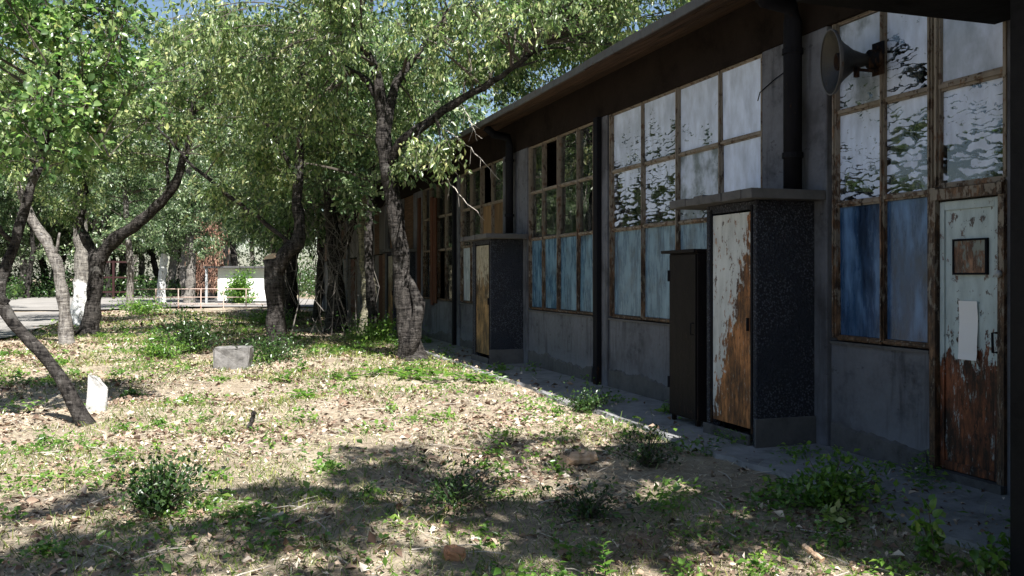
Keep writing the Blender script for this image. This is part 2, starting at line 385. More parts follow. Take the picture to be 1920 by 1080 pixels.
def pane_mat(name, paint, kind):
    k = NT(name)
    g = glass_shader(k)
    oi = k.new('ShaderNodeObjectInfo')
    cx = k.new('ShaderNodeCombineXYZ'); off = k.math('MULTIPLY', oi.outputs['Random'], 37.0)
    k.L(off, cx.inputs[0]); k.L(off, cx.inputs[2])
    if kind == 'clear':
        k.L(g, k.out.inputs[0]); return k.m
    sc = k.new('ShaderNodeSeparateColor'); k.L(oi.outputs['Color'], sc.inputs[0])       # red channel of the object colour: how much has peeled
    z = k.sep('Generated')[2]
    rib = k.noise(k.vec((2.4, 1, 13), cx.outputs[0]), 1.5, 9, 0.7, 0.35)               # paint came off in ragged level ribbons
    blot = k.noise(k.vec((2.2, 1, 2.2), cx.outputs[0]), 1.6, 7, 0.7)
    drip = k.noise(k.vec((15, 1, 1.6), cx.outputs[0]), 1.6, 6, 0.6)
    nd = k.new('ShaderNodeTexNoise'); k.L(k.vec((3, 1, 5), cx.outputs[0]), nd.inputs['Vector']); nd.inputs['Scale'].default_value = 2.2; nd.inputs['Detail'].default_value = 5
    vm = k.new('ShaderNodeVectorMath', operation='MULTIPLY_ADD'); k.L(nd.outputs['Color'], vm.inputs[0]); vm.inputs[1].default_value = (1.8, 0, 1.9)
    k.L(k.vec((3.3, 0.01, 17.0), cx.outputs[0]), vm.inputs[2])
    ve = k.new('ShaderNodeTexVoronoi', feature='DISTANCE_TO_EDGE'); k.L(vm.outputs[0], ve.inputs['Vector']); ve.inputs['Scale'].default_value = 1.0
    vc = k.new('ShaderNodeTexVoronoi', feature='F1'); k.L(vm.outputs[0], vc.inputs['Vector']); vc.inputs['Scale'].default_value = 1.0
    cell = k.new('ShaderNodeSeparateColor'); k.L(vc.outputs['Color'], cell.inputs[0])
    fleck = k.noise(k.vec((9, 1, 12), cx.outputs[0]), 2.0, 6, 0.7)
    # brush strokes: flakes stay where the local peel is low; peel grows towards the bottom and in blotches
    pl_ = k.math('ADD', k.math('MULTIPLY', k.math('SUBTRACT', 0.62, z), 0.55), k.math('MULTIPLY', k.math('SUBTRACT', blot, 0.5), 2.6))
    pl_ = k.math('ADD', pl_, k.math('MULTIPLY', k.math('SUBTRACT', sc.outputs[0], 0.58), 1.5))
    gap = k.math('MULTIPLY', k.math('MAXIMUM', k.math('ADD', pl_, 0.25), 0.0), 0.30)
    m1 = k.step(k.math('ADD', ve.outputs['Distance'], k.math('MULTIPLY', k.math('SUBTRACT', fleck, 0.5), 0.22)), gap, k.math('ADD', gap, 0.035))
    m2 = k.step(k.math('ADD', cell.outputs[0], k.math('MULTIPLY', k.math('SUBTRACT', drip, 0.5), 0.3)), k.math('MULTIPLY', pl_, 0.75), k.math('MULTIPLY_ADD', pl_, 0.75, 0.03))
    mask = k.math('MAXIMUM', k.math('MULTIPLY', m1, m2), k.math('SUBTRACT', 1.0, k.step(pl_, -0.30, -0.22)))
    mask = k.math('MULTIPLY', mask, k.math('SUBTRACT', 1.0, k.math('MULTIPLY', k.step(fleck, 0.66, 0.69), k.step(sc.outputs[0], 0.08, 0.15))))
    tone = k.ramp(k.noise(k.vec((3, 1, 1.2), cx.outputs[0]), 2.5, 6, 0.6), [(0.28, tuple(c * 0.62 for c in paint)), (0.65, paint)])
    sh = k.math('MULTIPLY', sc.outputs[1], k.math('MULTIPLY_ADD', k.step(k.noise(k.vec((1.6, 1, 1.3), cx.outputs[0]), 1.7, 5, 0.6), 0.4, 0.6), 0.95, 0.3), None, True)
    tone = k.mix(sh, tone, (0.09, 0.115, 0.115))
    k.set(tone, 0.5, 0.35)
    ms = k.new('ShaderNodeMixShader'); k.L(mask, ms.inputs[0]); k.L(g, ms.inputs[1]); k.L(k.bs.outputs[0], ms.inputs[2])
    k.L(ms.outputs[0], k.out.inputs[0])
    return k.m
MATS['pane_white'] = pane_mat('pane_white', (0.60, 0.69, 0.88), 'peel')  # blue of the sky light is tinted into the whitewash colour
MATS['pane_clear'] = pane_mat('pane_clear', (0, 0, 0), 'clear')
def pane_blue():
    k = NT('pane_blue'); oi = k.new('ShaderNodeObjectInfo')
    cx = k.new('ShaderNodeCombineXYZ'); off = k.math('MULTIPLY', oi.outputs['Random'], 23.0); k.L(off, cx.inputs[0]); k.L(off, cx.inputs[2])
    a = k.noise(k.vec((3.5, 1, 0.9), cx.outputs[0]), 1.4, 6, 0.6); b = k.noise(k.vec((12, 1, 1.8), cx.outputs[0]), 2.0, 6, 0.65)
    f = k.math('MULTIPLY_ADD', b, 0.4, k.math('MULTIPLY', a, 0.65))
    c = k.ramp(f, [(0.38, (0.012, 0.03, 0.06)), (0.5, (0.055, 0.12, 0.19)), (0.64, (0.16, 0.275, 0.37))])
    sc = k.new('ShaderNodeSeparateColor'); k.L(oi.outputs['Color'], sc.inputs[0])
    c = k.mix(k.math('MULTIPLY', k.step(k.noise(k.vec((2, 1, 1.6), cx.outputs[0]), 1.6, 5, 0.6), 0.5, 0.66), 0.6), c, (0.03, 0.045, 0.06))
    c = k.mix(sc.outputs[1], c, (0.42, 0.47, 0.52))
    c = k.mix(k.math('MULTIPLY', sc.outputs[2], 0.8), c, k.ramp(a, [(0.36, (0.005, 0.012, 0.035)), (0.52, (0.022, 0.06, 0.15)), (0.66, (0.10, 0.2, 0.40))]))
    k.set(c, k.ramp(f, [(0.3, 0.12), (0.7, 0.4)]), 0.5); return k.m
MATS['pane_blue'] = pane_blue()

def soil_mat():
    k = NT('soil'); v = k.vec((1, 1, 1))
    n1 = k.noise(v, 0.7, 8, 0.65); n2 = k.noise(v, 9, 8, 0.7); n3 = k.noise(v, 45, 6, 0.7)
    f = k.math('MULTIPLY_ADD', n2, 0.5, k.math('MULTIPLY', n1, 0.5))
    c = k.ramp(f, [(0.34, (0.13, 0.10, 0.078)), (0.5, (0.32, 0.265, 0.195)), (0.66, (0.49, 0.42, 0.325))])
    c = k.mix(k.math('MULTIPLY', k.step(k.noise(k.vec((1, 1, 1), (5, 3, 0)), 0.55, 5), 0.58, 0.7), 0.6), c, (0.36, 0.2, 0.13))
    c = k.mix(k.math('MULTIPLY', k.step(n3, 0.5, 0.68), 0.55), c, (0.10, 0.08, 0.055))
    k.set(c, 0.95, 0.1); k.bump(k.math('MULTIPLY_ADD', n3, 0.5, n2), 0.9, 0.05); return k.m
MATS['soil'] = soil_mat()
def road_mat():
    k = NT('road'); v = k.vec((1, 1, 1)); n1 = k.noise(v, 0.5, 7, 0.6); n2 = k.noise(v, 12, 6, 0.7)
    f = k.math('MULTIPLY_ADD', n2, 0.35, k.math('MULTIPLY', n1, 0.65))
    k.set(k.ramp(f, [(0.34, (0.16, 0.15, 0.14)), (0.6, (0.27, 0.255, 0.235))]), 0.9, 0.2); k.bump(n2, 0.4, 0.02); return k.m
MATS['road'] = road_mat()
def stone_mat(name, a, b):
    k = NT(name); n = k.noise(k.vec((1, 1, 1)), 7, 8, 0.7); n2 = k.noise(k.vec((1, 1, 1)), 40, 5, 0.7)
    k.set(k.ramp(n, [(0.35, a), (0.65, b)]), 0.85, 0.25); k.bump(k.math('MULTIPLY_ADD', n2, 0.5, n), 0.7, 0.02); return k.m
MATS['white_stone'] = stone_mat('white_stone', (0.2, 0.195, 0.185), (0.46, 0.455, 0.44))
MATS['grey_stone'] = stone_mat('grey_stone', (0.07, 0.067, 0.063), (0.2, 0.19, 0.18))
MATS['brick'] = stone_mat('brick', (0.34, 0.15, 0.08), (0.55, 0.31, 0.17))
MATS['dry_log'] = wood_mat('dry_log', (0.34, 0.2, 0.11), (0.62, 0.46, 0.33))
MATS['dead_vine'] = litter_mat('dead_vine', [(0, (0.10, 0.05, 0.035)), (0.5, (0.24, 0.13, 0.09)), (1, (0.40, 0.27, 0.2))], ((0.7, 0.7, 0.7), (1.2, 1.15, 1.1)))

# ------------------------------------------------------------------ ground
WT, WC, WS = 0.33529, 0.94812, 0.31790       # the long wall runs along (-WS, WC)
WALL_A = 5.675                               # x + WT*y of the wall face
def wall_dist(x, y): return (WALL_A - x - WT * y) * WC       # metres out from the wall face
def gz(x, y):
    x = np.asarray(x, dtype=float); y = np.asarray(y, dtype=float)
    d = wall_dist(x, y)
    a = np.clip((d - 1.0) / 2.0, 0, 1)
    far = 1 / (1 + (np.hypot(x, y) / 60) ** 4)
    h = 0.035 * np.sin(1.3 * x + 0.7 * y) + 0.03 * np.sin(2.1 * y - 0.8 * x + 1) + 0.014 * np.sin(5.1 * x + 1.7) * np.sin(4.3 * y)
    return h * a * far
def gzf(x, y): return float(gz(x, y))

xs = np.concatenate([[-900, -500, -260, -140], np.arange(-80, -24, 2.0), np.arange(-24, 10, 0.2), np.arange(10, 40, 2.0), [60, 120, 260, 500, 900]])
ys = np.concatenate([[-900, -400, -150, -60, -30, -14], np.arange(-8, 30, 0.2), np.arange(30, 90, 2.0), [100, 130, 180, 260, 400, 900]])
GX, GY = np.meshgrid(xs, ys)
GV = np.stack([GX, GY, gz(GX, GY)], -1).reshape(-1, 3)
nx, ny = len(xs), len(ys)
ii, jj = np.meshgrid(np.arange(nx - 1), np.arange(ny - 1)); b0 = (jj * nx + ii).ravel()
ground = link('ground', np_mesh('ground', GV, np.stack([b0, b0 + 1, b0 + nx + 1, b0 + nx], 1), [MATS['soil']]), smooth=True)
tag(ground, kind='structure', label='dry leaf-strewn ground of the yard')

# strips laid along the wall direction: local frame of the building
BANG = R(108.536)
W0 = (5.1014, 1.7105, 0.0)
def bw(s, d, z=0.0): return (W0[0] - WS * s - WC * d, W0[1] + WC * s - WS * d, z)

mb = MB()                                     # concrete path at the foot of the wall, broken outer edge
edge = []
n = 150
for i in range(n + 1):
    s = -4 + 30 * i / n
    e = 1.12 + 0.05 * math.sin(s * 1.9) + random.uniform(-0.05, 0.05)
    edge.append((s, e))
vs = []
for s, e in edge:
    vs += [bw(s, -0.1, 0.055), bw(s, e - 0.02, 0.045 + random.uniform(-0.006, 0.004)), bw(s, e + 0.02, -0.1)]
fs = []
for i in range(n):
    for q in range(2):
        fs.append((i * 3 + q, i * 3 + q + 1, i * 3 + 4 + q, i * 3 + 3 + q))
mb.add(vs, fs)
tag(mb.build('path', MATS['path'], smooth=False), kind='structure', label='cracked concrete path along the foot of the wall')

def strip(name, d_in, d_out, s0, s1, z, mat, label, wob=0.15):
    N = 80; vs = []; fs = []
    for i in range(N + 1):
        s = s0 + (s1 - s0) * i / N
        for q in range(5):
            d = d_in + (d_out - d_in) * q / 4 + (random.uniform(-wob, wob) if q in (0, 4) else 0)
            x, y, _ = bw(s, d); vs.append((x, y, gzf(x, y) * 0.2 + z))
    for i in range(N):
        for q in range(4): fs.append((i * 5 + q, i * 5 + q + 1, i * 5 + 6 + q, i * 5 + 5 + q))
    o = MB().add(vs, fs).build(name, mat, smooth=True)
    return tag(o, kind='structure', label=label)
strip('road', 10.25, 15.2, -10, 44, 0.075, MATS['road'], 'pale asphalt lane running past the trees')
mb = MB(); pl = [(-44, 41.5), (-19.6, 41.5), (-17.2, 46.3), (-8.5, 46.5), (-8.5, 52), (-16, 66), (-30, 76), (-60, 70)]
mb.add([(x, y, 0.079) for x, y in pl], [tuple(range(len(pl)))])
tag(mb.build('road', MATS['road']), kind='structure', label='pale paved yard beyond the rail fence')

# ------------------------------------------------------------------ the long workshop building
B = empty('workshop_building', (W0[0], W0[1], 0.0), BANG)
tag(B, 'long low workshop with tall multi-paned windows, peeling paint and wide eaves', 'building')
S0, S1 = -6.0, 47.0
SILL, T3, T2, TOP = 1.05, 2.26, 3.08, 3.89

# bays: (s0, s1, column edges, style); piers between them
bays = [
    dict(c=[5.72, 6.27, 6.87], near=True, lo='blue', up='white'),
    dict(c=[7.99, 8.83, 9.78, 10.73, 11.68], lo='blue', up='white'),
    dict(c=[12.27, 12.92, 13.72, 14.45, 15.08], lo='blue', up='clear'),
    dict(c=[16.56, 17.35, 18.1, 18.9, 19.64], lo='pale', up='clear'),
    dict(c=[20.3, 21.1, 21.9, 22.7, 23.4], lo='clear', up='clear'),
]
def solid(s0, s1, z0, z1, name, mat, d0=-0.22, d1=0.0, bevel=0.006):
    return MB().box(s0, s1, d0, d1, z0, z1).build(name, mat, B, bevel=bevel)

# sills walls below windows, piers, lintel
opening = [(5.02, 5.66)]                                  # doorway beside the first bay
solid(S0, 5.0, 0.0, TOP, 'wall', MATS['plaster'])
for b in bays: solid(b['c'][0] - 0.03 if not b.get('near') else 5.70, b['c'][-1] + 0.03, 0, SILL - 0.03, 'wall', MATS['plaster'], -0.2, 0.004)
solid(6.93, 7.95, 0, TOP, 'pier', MATS['plaster'], -0.2, 0.03, 0.012)
solid(11.73, 12.22, 0, TOP, 'pier', MATS['plaster'], -0.2, 0.03, 0.012)
solid(15.13, 16.51, 0, TOP, 'pier', MATS['plaster'], -0.2, 0.03, 0.012)
solid(19.69, 20.25, 0, TOP, 'pier', MATS['plaster'], -0.2, 0.03, 0.012)
solid(23.45, 24.5, 0, TOP, 'pier', MATS['plaster'], -0.2, 0.03, 0.012)
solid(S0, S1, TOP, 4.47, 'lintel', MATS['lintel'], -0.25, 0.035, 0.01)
# darker steel stanchions standing before the narrow piers
for s in (11.98, 19.97):
    MB().box(s - 0.07, s + 0.07, 0.034, 0.11, 0.05, TOP - 0.002).build('stanchion', MATS['dark_pipe'], B, bevel=0.008)
# worn concrete skirting at the foot of the wall
for b in bays:
    a0 = b['c'][0] if not b.get('near') else 5.72
    mbx = MB(); L_ = b['c'][-1] - a0; N = int(L_ / 0.04); vs = []; fs = []; tz = 0.26
    for i in range(N + 1):
        tz = min(0.36, max(0.14, tz + random.uniform(-0.022, 0.022))); x_ = a0 + L_ * i / N
        vs += [(x_, 0.034, 0.0), (x_, 0.03 + random.uniform(-.003, .003), tz - 0.02), (x_, 0.0045, tz)]
    for i in range(N):
        for q in range(2): fs.append((i * 3 + q, i * 3 + q + 1, i * 3 + 4 + q, i * 3 + 3 + q))
    mbx.add(vs, fs)
    mbx.build('skirting', MATS['concrete'], B)

def pane(parent, s0, s1, z0, z1, mat, peel=0.4, shade=0.0, tilt=0.0):
    mbp = MB().box(-(s1 - s0) / 2, (s1 - s0) / 2, -0.003, 0.003, -(z1 - z0) / 2, (z1 - z0) / 2)
    o = mbp.build('pane', mat, parent, ((s0 + s1) / 2, -0.055 + random.uniform(-0.006, 0.006), (z0 + z1) / 2))
    o.color = (peel, shade, 1.0 if s0 < 7 else 0.0, 1)
    o.rotation_euler = (random.uniform(-0.012, 0.012), 0, random.uniform(-0.012, 0.012))
    return o

def window(cols, rows, fw=0.045, dep=0.06):
    """one steel window: stiles, transoms (each bar slightly bent), as ONE frame mesh"""
    m = MB(); s0, s1, z0, z1 = cols[0], cols[-1], rows[0], rows[-1]
    for i, s in enumerate(cols):
        wdt = fw if i in (0, len(cols) - 1) or i % 2 == 0 else fw * 0.7
        m.box(s - wdt / 2, s + wdt / 2, -0.085, -0.085 + dep + (0.02 if i % 2 == 0 else 0), z0, z1, 0.003)
        m.box(s - wdt * 0.2, s + wdt * 0.2, -0.02, 0.0 + (0.012 if i % 2 == 0 else 0), z0 + 0.01, z1 - 0.01, 0.002)
    for i, z in enumerate(rows):
        for c0, c1 in zip(cols[:-1], cols[1:]):
            j = random.uniform(-0.006, 0.006)
            hgt = fw * (1.25 if 0 < i < len(rows) - 1 else 1.0)
            m.box(c0 + 0.018, c1 - 0.018, -0.082, -0.032, z - hgt / 2 + j, z + hgt / 2 + j, 0.003)
            m.box(c0 + 0.02, c1 - 0.02, -0.03, -0.012, z - hgt * 0.22 + j, z + hgt * 0.22 + j, 0.002)
    return m.build('window', MATS['frame'], B)

peels = {1: {0: [0.12, 0.2, 0.42, 0.35], 1: [0.12, 0.4, 0.5, 0.6]}, }
for bi, b in enumerate(bays):
    cols = b['c']; rows = [SILL, T3, T2, TOP]
    if b.get('near'):
        fr = window(cols, rows)
        spec = {(0, 0): ('pane_blue', .3, 0), (0, 1): ('pane_blue', .3, 0), (1, 0): ('pane_white', 0.5, 0), (1, 1): ('pane_white', 0.40, 0),
                (2, 0): ('pane_white', 0.40, 0), (2, 1): ('pane_white', 0.2, 0.65)}
        top = MB()                                           # transom lights over the door share the same steel
        fr2 = window([5.0, 5.66], [2.30, T2, TOP], 0.06)
        pane(fr2, 5.03, 5.63, 2.33, T2 - 0.03, MATS['pane_white'], 0.5, 0.0)
        pane(fr2, 5.03, 5.63, T2 + 0.03, TOP - 0.02, MATS['pane_white'], 0.0, 0.35)
    else:
        fr = window(cols, rows); spec = {}
    for ri in range(3):
        for ci in range(len(cols) - 1):
            a0, a1, z0, z1 = cols[ci] + 0.022, cols[ci + 1] - 0.022, rows[ri] + 0.025, rows[ri + 1] - 0.025
            if (ri, ci) in spec: m_, pe, sh = spec[(ri, ci)]
            elif bi == 1:
                if ri == 0: m_, pe, sh = 'pane_blue', 0.3, 0.12
                else:
                    m_ = 'pane_white'
                    pe = [[0.12, 0.2, 0.55, 0.62], [0.10, 0.2, 0.34, 0.3]][ri - 1][ci]
                    sh = [[0.0, 0.72, 0.0, 0.05], [0.0, 0.12, 0.18, 0.22]][ri - 1][ci]
            elif bi == 2: m_, pe, sh = ('pane_blue', 0.3, 0.0) if ri == 0 else ('pane_clear', 0, 0)
            elif bi == 3:
                if ri == 0: m_, pe, sh = ('pane_blue', 0.3, 0.75 if ci > 1 else 0.1)
                else: m_, pe, sh = 'pane_clear', 0, 0
                if (ri, ci) in ((1, 0), (1, 1)): m_ = 'ply'
                if (ri, ci) == (2, 1): continue               # glass gone
            else:
                m_, pe, sh = 'pane_clear', 0, 0
                if (ri, ci) in ((2, 3), (1, 3), (0, 1)): continue
            if bi == 2 and (ri, ci) == (2, 2): continue       # glass gone
            pane(fr, a0, a1, z0, z1, MATS[m_], pe, sh)
    # thin sill
    MB().box(cols[0] - 0.02, cols[-1] + 0.02, -0.09, 0.028, SILL - 0.055, SILL - 0.03).build('window_sill', MATS['concrete'], fr)

# door at the near end of the first bay
dr = empty('door', (5.33, 0, 0), 0, B)
MB().box(-0.345, -0.285, -0.06, 0.03, 0.06, 2.29, 0.003).build('door_frame', MATS['frame'], dr)
MB().box(0.285, 0.345, -0.06, 0.045, 0.06, 2.29, 0.003).build('door_frame', MATS['frame'], dr)
MB().box(-0.345, 0.345, -0.06, 0.05, 2.19, 2.275, 0.003).build('door_head', MATS['frame'], dr, (0, 0, 0.0))
m = MB().box(-0.28, 0.28, -0.05, -0.012, 0.12, 2.18)
for (a0, a1, z0, z1) in ((-0.278, -0.235, 0.125, 2.175), (0.235, 0.278, 0.125, 2.175), (-0.233, 0.233, 0.125, 0.19), (-0.233, 0.233, 2.11, 2.175)):
    m.box(a0, a1, -0.0125, 0.004, z0, z1)
m.build('leaf_panel', MATS['door_blue'], dr, bevel=0.003)
MB().box(-0.345, 0.345, -0.1, 0.06, 0.0, 0.115).build('threshold', MATS['concrete'], dr)
MB().box(-0.16, 0.13, -0.012, 0.006, 1.63, 1.87).build('sign_plate', worn_paint('sign_plate', (0.2, 0.22, 0.2), (0.17, 0.095, 0.06), (0.07, 0.04, 0.03), 1.9, 0.4), dr)
m = MB()
for a0, a1, z0, z1 in ((-0.165, 0.135, 1.87, 1.885), (-0.165, 0.135, 1.615, 1.63), (-0.175, -0.16, 1.615, 1.885), (0.13, 0.145, 1.615, 1.885)): m.box(a0, a1, -0.0118, 0.014, z0, z1)
m.build('plate_frame', MATS['dark_pipe'], dr)
m = MB(); N = 8                                             # sheet of paper, a little curled
for i in range(N + 1):
    z = 0.98 + 0.44 * i / N; o_ = 0.012 + 0.005 * math.sin(i * 0.9) + (0.012 if i == 0 else 0)
    m.v += [(-0.085, o_ - 0.008, z), (0.085, o_ - 0.004, z)]
m.f = [(2 * i, 2 * i + 1, 2 * i + 3, 2 * i + 2) for i in range(N)]
pp = m.build('paper_notice', MATS['paper'], dr); pp['label'] = 'blank sheet of pale paper stuck on the door'
mm_ = pp.modifiers.new('thick', 'SOLIDIFY'); mm_.thickness = 0.001
h = MB().tube([(-0.30, 0.05, 1.06), (-0.30, 0.085, 1.06), (-0.30, 0.09, 1.2), (-0.30, 0.05, 1.2)], 0.009, 6)
h.build('handle', MATS['dark_pipe'], dr, smooth=True)
MB().lathe([(0, 0.02), (0.02, 0.028), (0.035, 0.02), (0.04, 0.0)], (-0.312, 0.03, 1.62), (0, 1, 0), 10).build('bell_push', MATS['grey_metal'], dr, smooth=True)

# porches with thin concrete canopies
def porch(s0, s1, dep, zt, door_s0, door_s1, door_mat, canopy):
    P_ = empty('porch', (0, 0, 0), 0, B)
    m = MB()
    m.box(s0, s0 + 0.06, 0.031, dep, 0.0, zt)                       # cheek towards the camera
    m.box(s1 - 0.06, s1, 0.031, dep, 0.0, zt)
    m.box(s0 + 0.06, s1 - 0.06, dep - 0.1, dep - 0.002, zt - 0.08, zt)
    m.box(door_s1, s1 - 0.061, dep - 0.1, dep - 0.003, 0.0, zt - 0.081)
    m.build('porch_wall', MATS['pebble'], P_, bevel=0.01)
    m = MB(); m.box(s0 - 0.025, s0 - 0.001, 0.031, dep + 0.025, 0, 0.31); m.box(door_s0, s1 + 0.02, dep + 0.001, dep + 0.03, 0, 0.15)
    m.build('plinth', MATS['concrete'], P_, bevel=0.008)
    m = MB(); a0, a1, cd = canopy; N = 9
    for i in range(N):                                              # weathered edge
        m.box(a0 + (a1 - a0) * i / N, a0 + (a1 - a0) * (i + 1) / N - 0.001, 0.036, cd + random.uniform(-0.012, 0.012), zt + 0.001 + random.uniform(0, 0.006), zt + 0.085 + random.uniform(-0.008, 0.008), 0.003)
    m.build('canopy', MATS['concrete'], P_, bevel=0.006)
    m = MB().box(0.0, door_s1 - door_s0, -0.03, 0.0, 0.0, zt - 0.30)
    dl = m.build('door_leaf', door_mat, P_, (door_s0, dep - 0.008, 0.2), bevel=0.003)
    m = MB(); m.box(-0.03, -0.002, -0.05, 0.014, -0.04, zt - 0.24); m.box(door_s1 - door_s0 + 0.002, door_s1 - door_s0 + 0.03, -0.05, 0.012, -0.04, zt - 0.24)
    m.build('door_frame', MATS['dark_pipe'], dl)
    MB().box(0.04, 0.06, 0.0, 0.02, 0.9, 1.02).build('handle', MATS['dark_pipe'], dl)
    return P_
porch(7.10, 7.97, 0.66, 2.30, 7.19, 7.86, MATS['door_cream'], (6.93, 8.42, 0.83))
porch(15.33, 16.48, 0.64, 2.27, 15.42, 16.25, MATS['door_ochre'], (15.05, 16.75, 0.80))
porch(24.2, 25.2, 0.64, 2.27, 24.3, 25.0, MATS['door_ochre'], (24.0, 25.4, 0.80))

# far part of the front: boarded bays, every board a piece
k_ = 0
s = 24.52
while s < S1 - 0.5:
    wdt = random.choice([0.62, 0.78, 0.9])
    bay_i = int((s - 24.5) / 4.2)
    if (s - 24.5) % 4.2 > 3.5:
        MB().box(s, s + 0.5, -0.2, 0.03, 0, TOP - 0.001).build('pier', MATS['plaster'], B, bevel=0.01); s += 0.505; continue
    mt = MATS[['vb_grey', 'vb_grey', 'vb_blue', 'vb_blue', 'vb_grey', 'board_brown', 'vb_red'][k_ % 7]]; k_ += 1
    MB().box(s + 0.006, s + wdt - 0.006, -0.12, -0.02 + random.uniform(-0.03, 0.03), 0.05, 2.3 + random.uniform(-0.05, 0.05)).build('board', mt, B)
    MB().box(s + 0.006, s + wdt - 0.006, -0.12, -0.05 + random.uniform(-0.02, 0.02), 2.36, TOP - 0.002).build('board', MATS[random.choice(['vb_grey', 'board_brown'])], B)
    s += wdt
# loose red-brown planks nailed over the fifth bay
for (s_, w_, z0, z1) in ((21.75, 0.3, 0.95, 3.55), (22.1, 0.26, 0.9, 3.6), (23.55, 0.3, 0.1, 3.7)):
    MB().box(s_, s_ + w_, 0.034, 0.065, z0, z1, 0.006).build('board', MATS['vb_red'], B)

# roof with rafters, soffit boards and a gutter in lengths
EV, EZ = 0.75, 4.29
rise = 0.22
def rz_(d): return EZ + (EV - d) * rise
m = MB()
for (da, db) in ((EV, -4.5),):
    m.add([(S0 - 0.4, EV, rz_(EV) + 0.03), (S1 + 0.3, EV, rz_(EV) + 0.03), (S1 + 0.3, -4.5, rz_(-4.5) + 0.03), (S0 - 0.4, -4.5, rz_(-4.5) + 0.03),
           (S0 - 0.4, EV, rz_(EV) + 0.085), (S1 + 0.3, EV, rz_(EV) + 0.085), (S1 + 0.3, -4.5, rz_(-4.5) + 0.085), (S0 - 0.4, -4.5, rz_(-4.5) + 0.085),
           (S0 - 0.4, -10.5, 4.2), (S1 + 0.3, -10.5, 4.2), (S0 - 0.4, -10.5, 4.28), (S1 + 0.3, -10.5, 4.28)],
          [(0, 1, 2, 3), (4, 7, 6, 5), (0, 4, 5, 1), (0, 3, 7, 4), (1, 5, 6, 2), (3, 2, 9, 8), (7, 10, 11, 6), (8, 9, 11, 10), (3, 8, 10, 7), (2, 6, 11, 9)])
roof = m.build('roof', MATS['asphalt_roof'], B)
nb = 6
for i in range(nb):
    d0 = 0.05 + (EV - 0.07) * i / nb; d1 = 0.05 + (EV - 0.07) * (i + 1) / nb - 0.008
    s = S0
    while s < S1:
        s2 = min(S1, s + random.uniform(3.2, 4.6))
        mq = MB(); z_ = random.uniform(-0.006, 0.004)
        mq.add([(s + 0.006, d0, rz_(d0) - 0.002 + z_), (s2, d0, rz_(d0) - 0.002 + z_), (s2, d1, rz_(d1) - 0.002 + z_), (s + 0.006, d1, rz_(d1) - 0.002 + z_),
                (s + 0.006, d0, rz_(d0) + 0.022 + z_), (s2, d0, rz_(d0) + 0.022 + z_), (s2, d1, rz_(d1) + 0.022 + z_), (s + 0.006, d1, rz_(d1) + 0.022 + z_)],
               [(0, 1, 2, 3), (4, 7, 6, 5), (0, 4, 5, 1), (1, 5, 6, 2), (2, 6, 7, 3), (3, 7, 4, 0)])
        mq.build('soffit_board', MATS['soffit'], roof)
        s = s2
s = S0
while s < S1:
    s2 = min(S1 + 0.3, s + 1.55 + random.uniform(-0.1, 0.1)); z_ = random.uniform(-0.012, 0.008)
    MB().box(s + 0.008, s2, EV - 0.012, EV + 0.016, EZ + 0.0 + z_, EZ + 0.095 + z_, 0.004).build('fascia', MATS['fascia'], roof)
    s = s2
# downpipes
def downpipe(s, d, z0, z1, r):
    m = MB().tube([(s, d + 0.45, EZ + 0.02), (s, d + 0.3, EZ - 0.1), (s, d + 0.03, z1 - 0.05), (s, d, z1 - 0.2), (s, d, z0)], r, 10)
    o = m.build('downpipe', MATS['dark_pipe'], B, smooth=True)
    for z in (z0 + 0.3, z1 - 0.5): MB().lathe([(0, r + 0.002), (0, r + 0.014), (0.05, r + 0.014), (0.05, r + 0.002)], (s, d, z), (0, 0, 1), 12).build('pipe_collar', MATS['dark_pipe'], o)
downpipe(7.27, 0.15, 2.42, 4.2, 0.085)
downpipe(15.75, 0.15, 2.40, 4.2, 0.075)
# thin wire along the pier
MB().tube([(7.4, 0.06, 3.62), (7.7, 0.05, 3.56), (7.96, 0.045, 3.48), (8.0, 0.045, 3.40)], 0.006, 5).build('wire', MATS['dark_pipe'], B)
# inside: dark room behind the glass
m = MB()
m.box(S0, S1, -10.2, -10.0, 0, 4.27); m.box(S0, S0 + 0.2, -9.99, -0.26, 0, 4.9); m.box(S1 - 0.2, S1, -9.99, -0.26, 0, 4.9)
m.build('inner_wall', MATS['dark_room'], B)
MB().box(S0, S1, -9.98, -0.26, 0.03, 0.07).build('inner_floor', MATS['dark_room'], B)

# dark side porch at the near end, with its own high canopy
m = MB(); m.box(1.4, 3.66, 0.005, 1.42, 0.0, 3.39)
an = m.build('side_porch', MATS['porch_shade'], B, bevel=0.015)
MB().box(0.6, 5.06, 0.04, 1.72, 3.40, 3.56, 0.004).build('canopy', MATS['porch_shade'], an, bevel=0.01)

# ------------------------------------------------------------------ things on and by the building
def to_world(s, d, z): return Vector(bw(s, d, z))
# horn loudspeaker on the mullion, pointing out to the yard
hs = empty('horn_loudspeaker', to_world(6.27, 0.0, 3.44), BANG)
tag(hs, 'round grey horn loudspeaker fixed high on the window bars', 'loudspeaker')
ax = Vector((0.36, 0.93, -0.06)); hs.scale = (0.86, 0.86, 0.86)
prof = [(0.12, 0.055), (0.18, 0.07), (0.27, 0.11), (0.36, 0.18), (0.44, 0.26), (0.47, 0.30), (0.478, 0.31), (0.482, 0.312), (0.484, 0.309),
        (0.475, 0.298), (0.445, 0.25), (0.37, 0.172), (0.28, 0.102), (0.2, 0.062), (0.15, 0.0)]
MB().lathe(prof, (0, 0, 0), ax, 48).build('bell', MATS['horn'], hs, smooth=True)
MB().lathe([(0.452, 0.312), (0.47, 0.318), (0.484, 0.322), (0.49, 0.316), (0.486, 0.305)], (0, 0, 0), ax, 48).build('rim', MATS['fascia'], hs, smooth=True)  # paler colour than the bell: the light on the rim is painted in
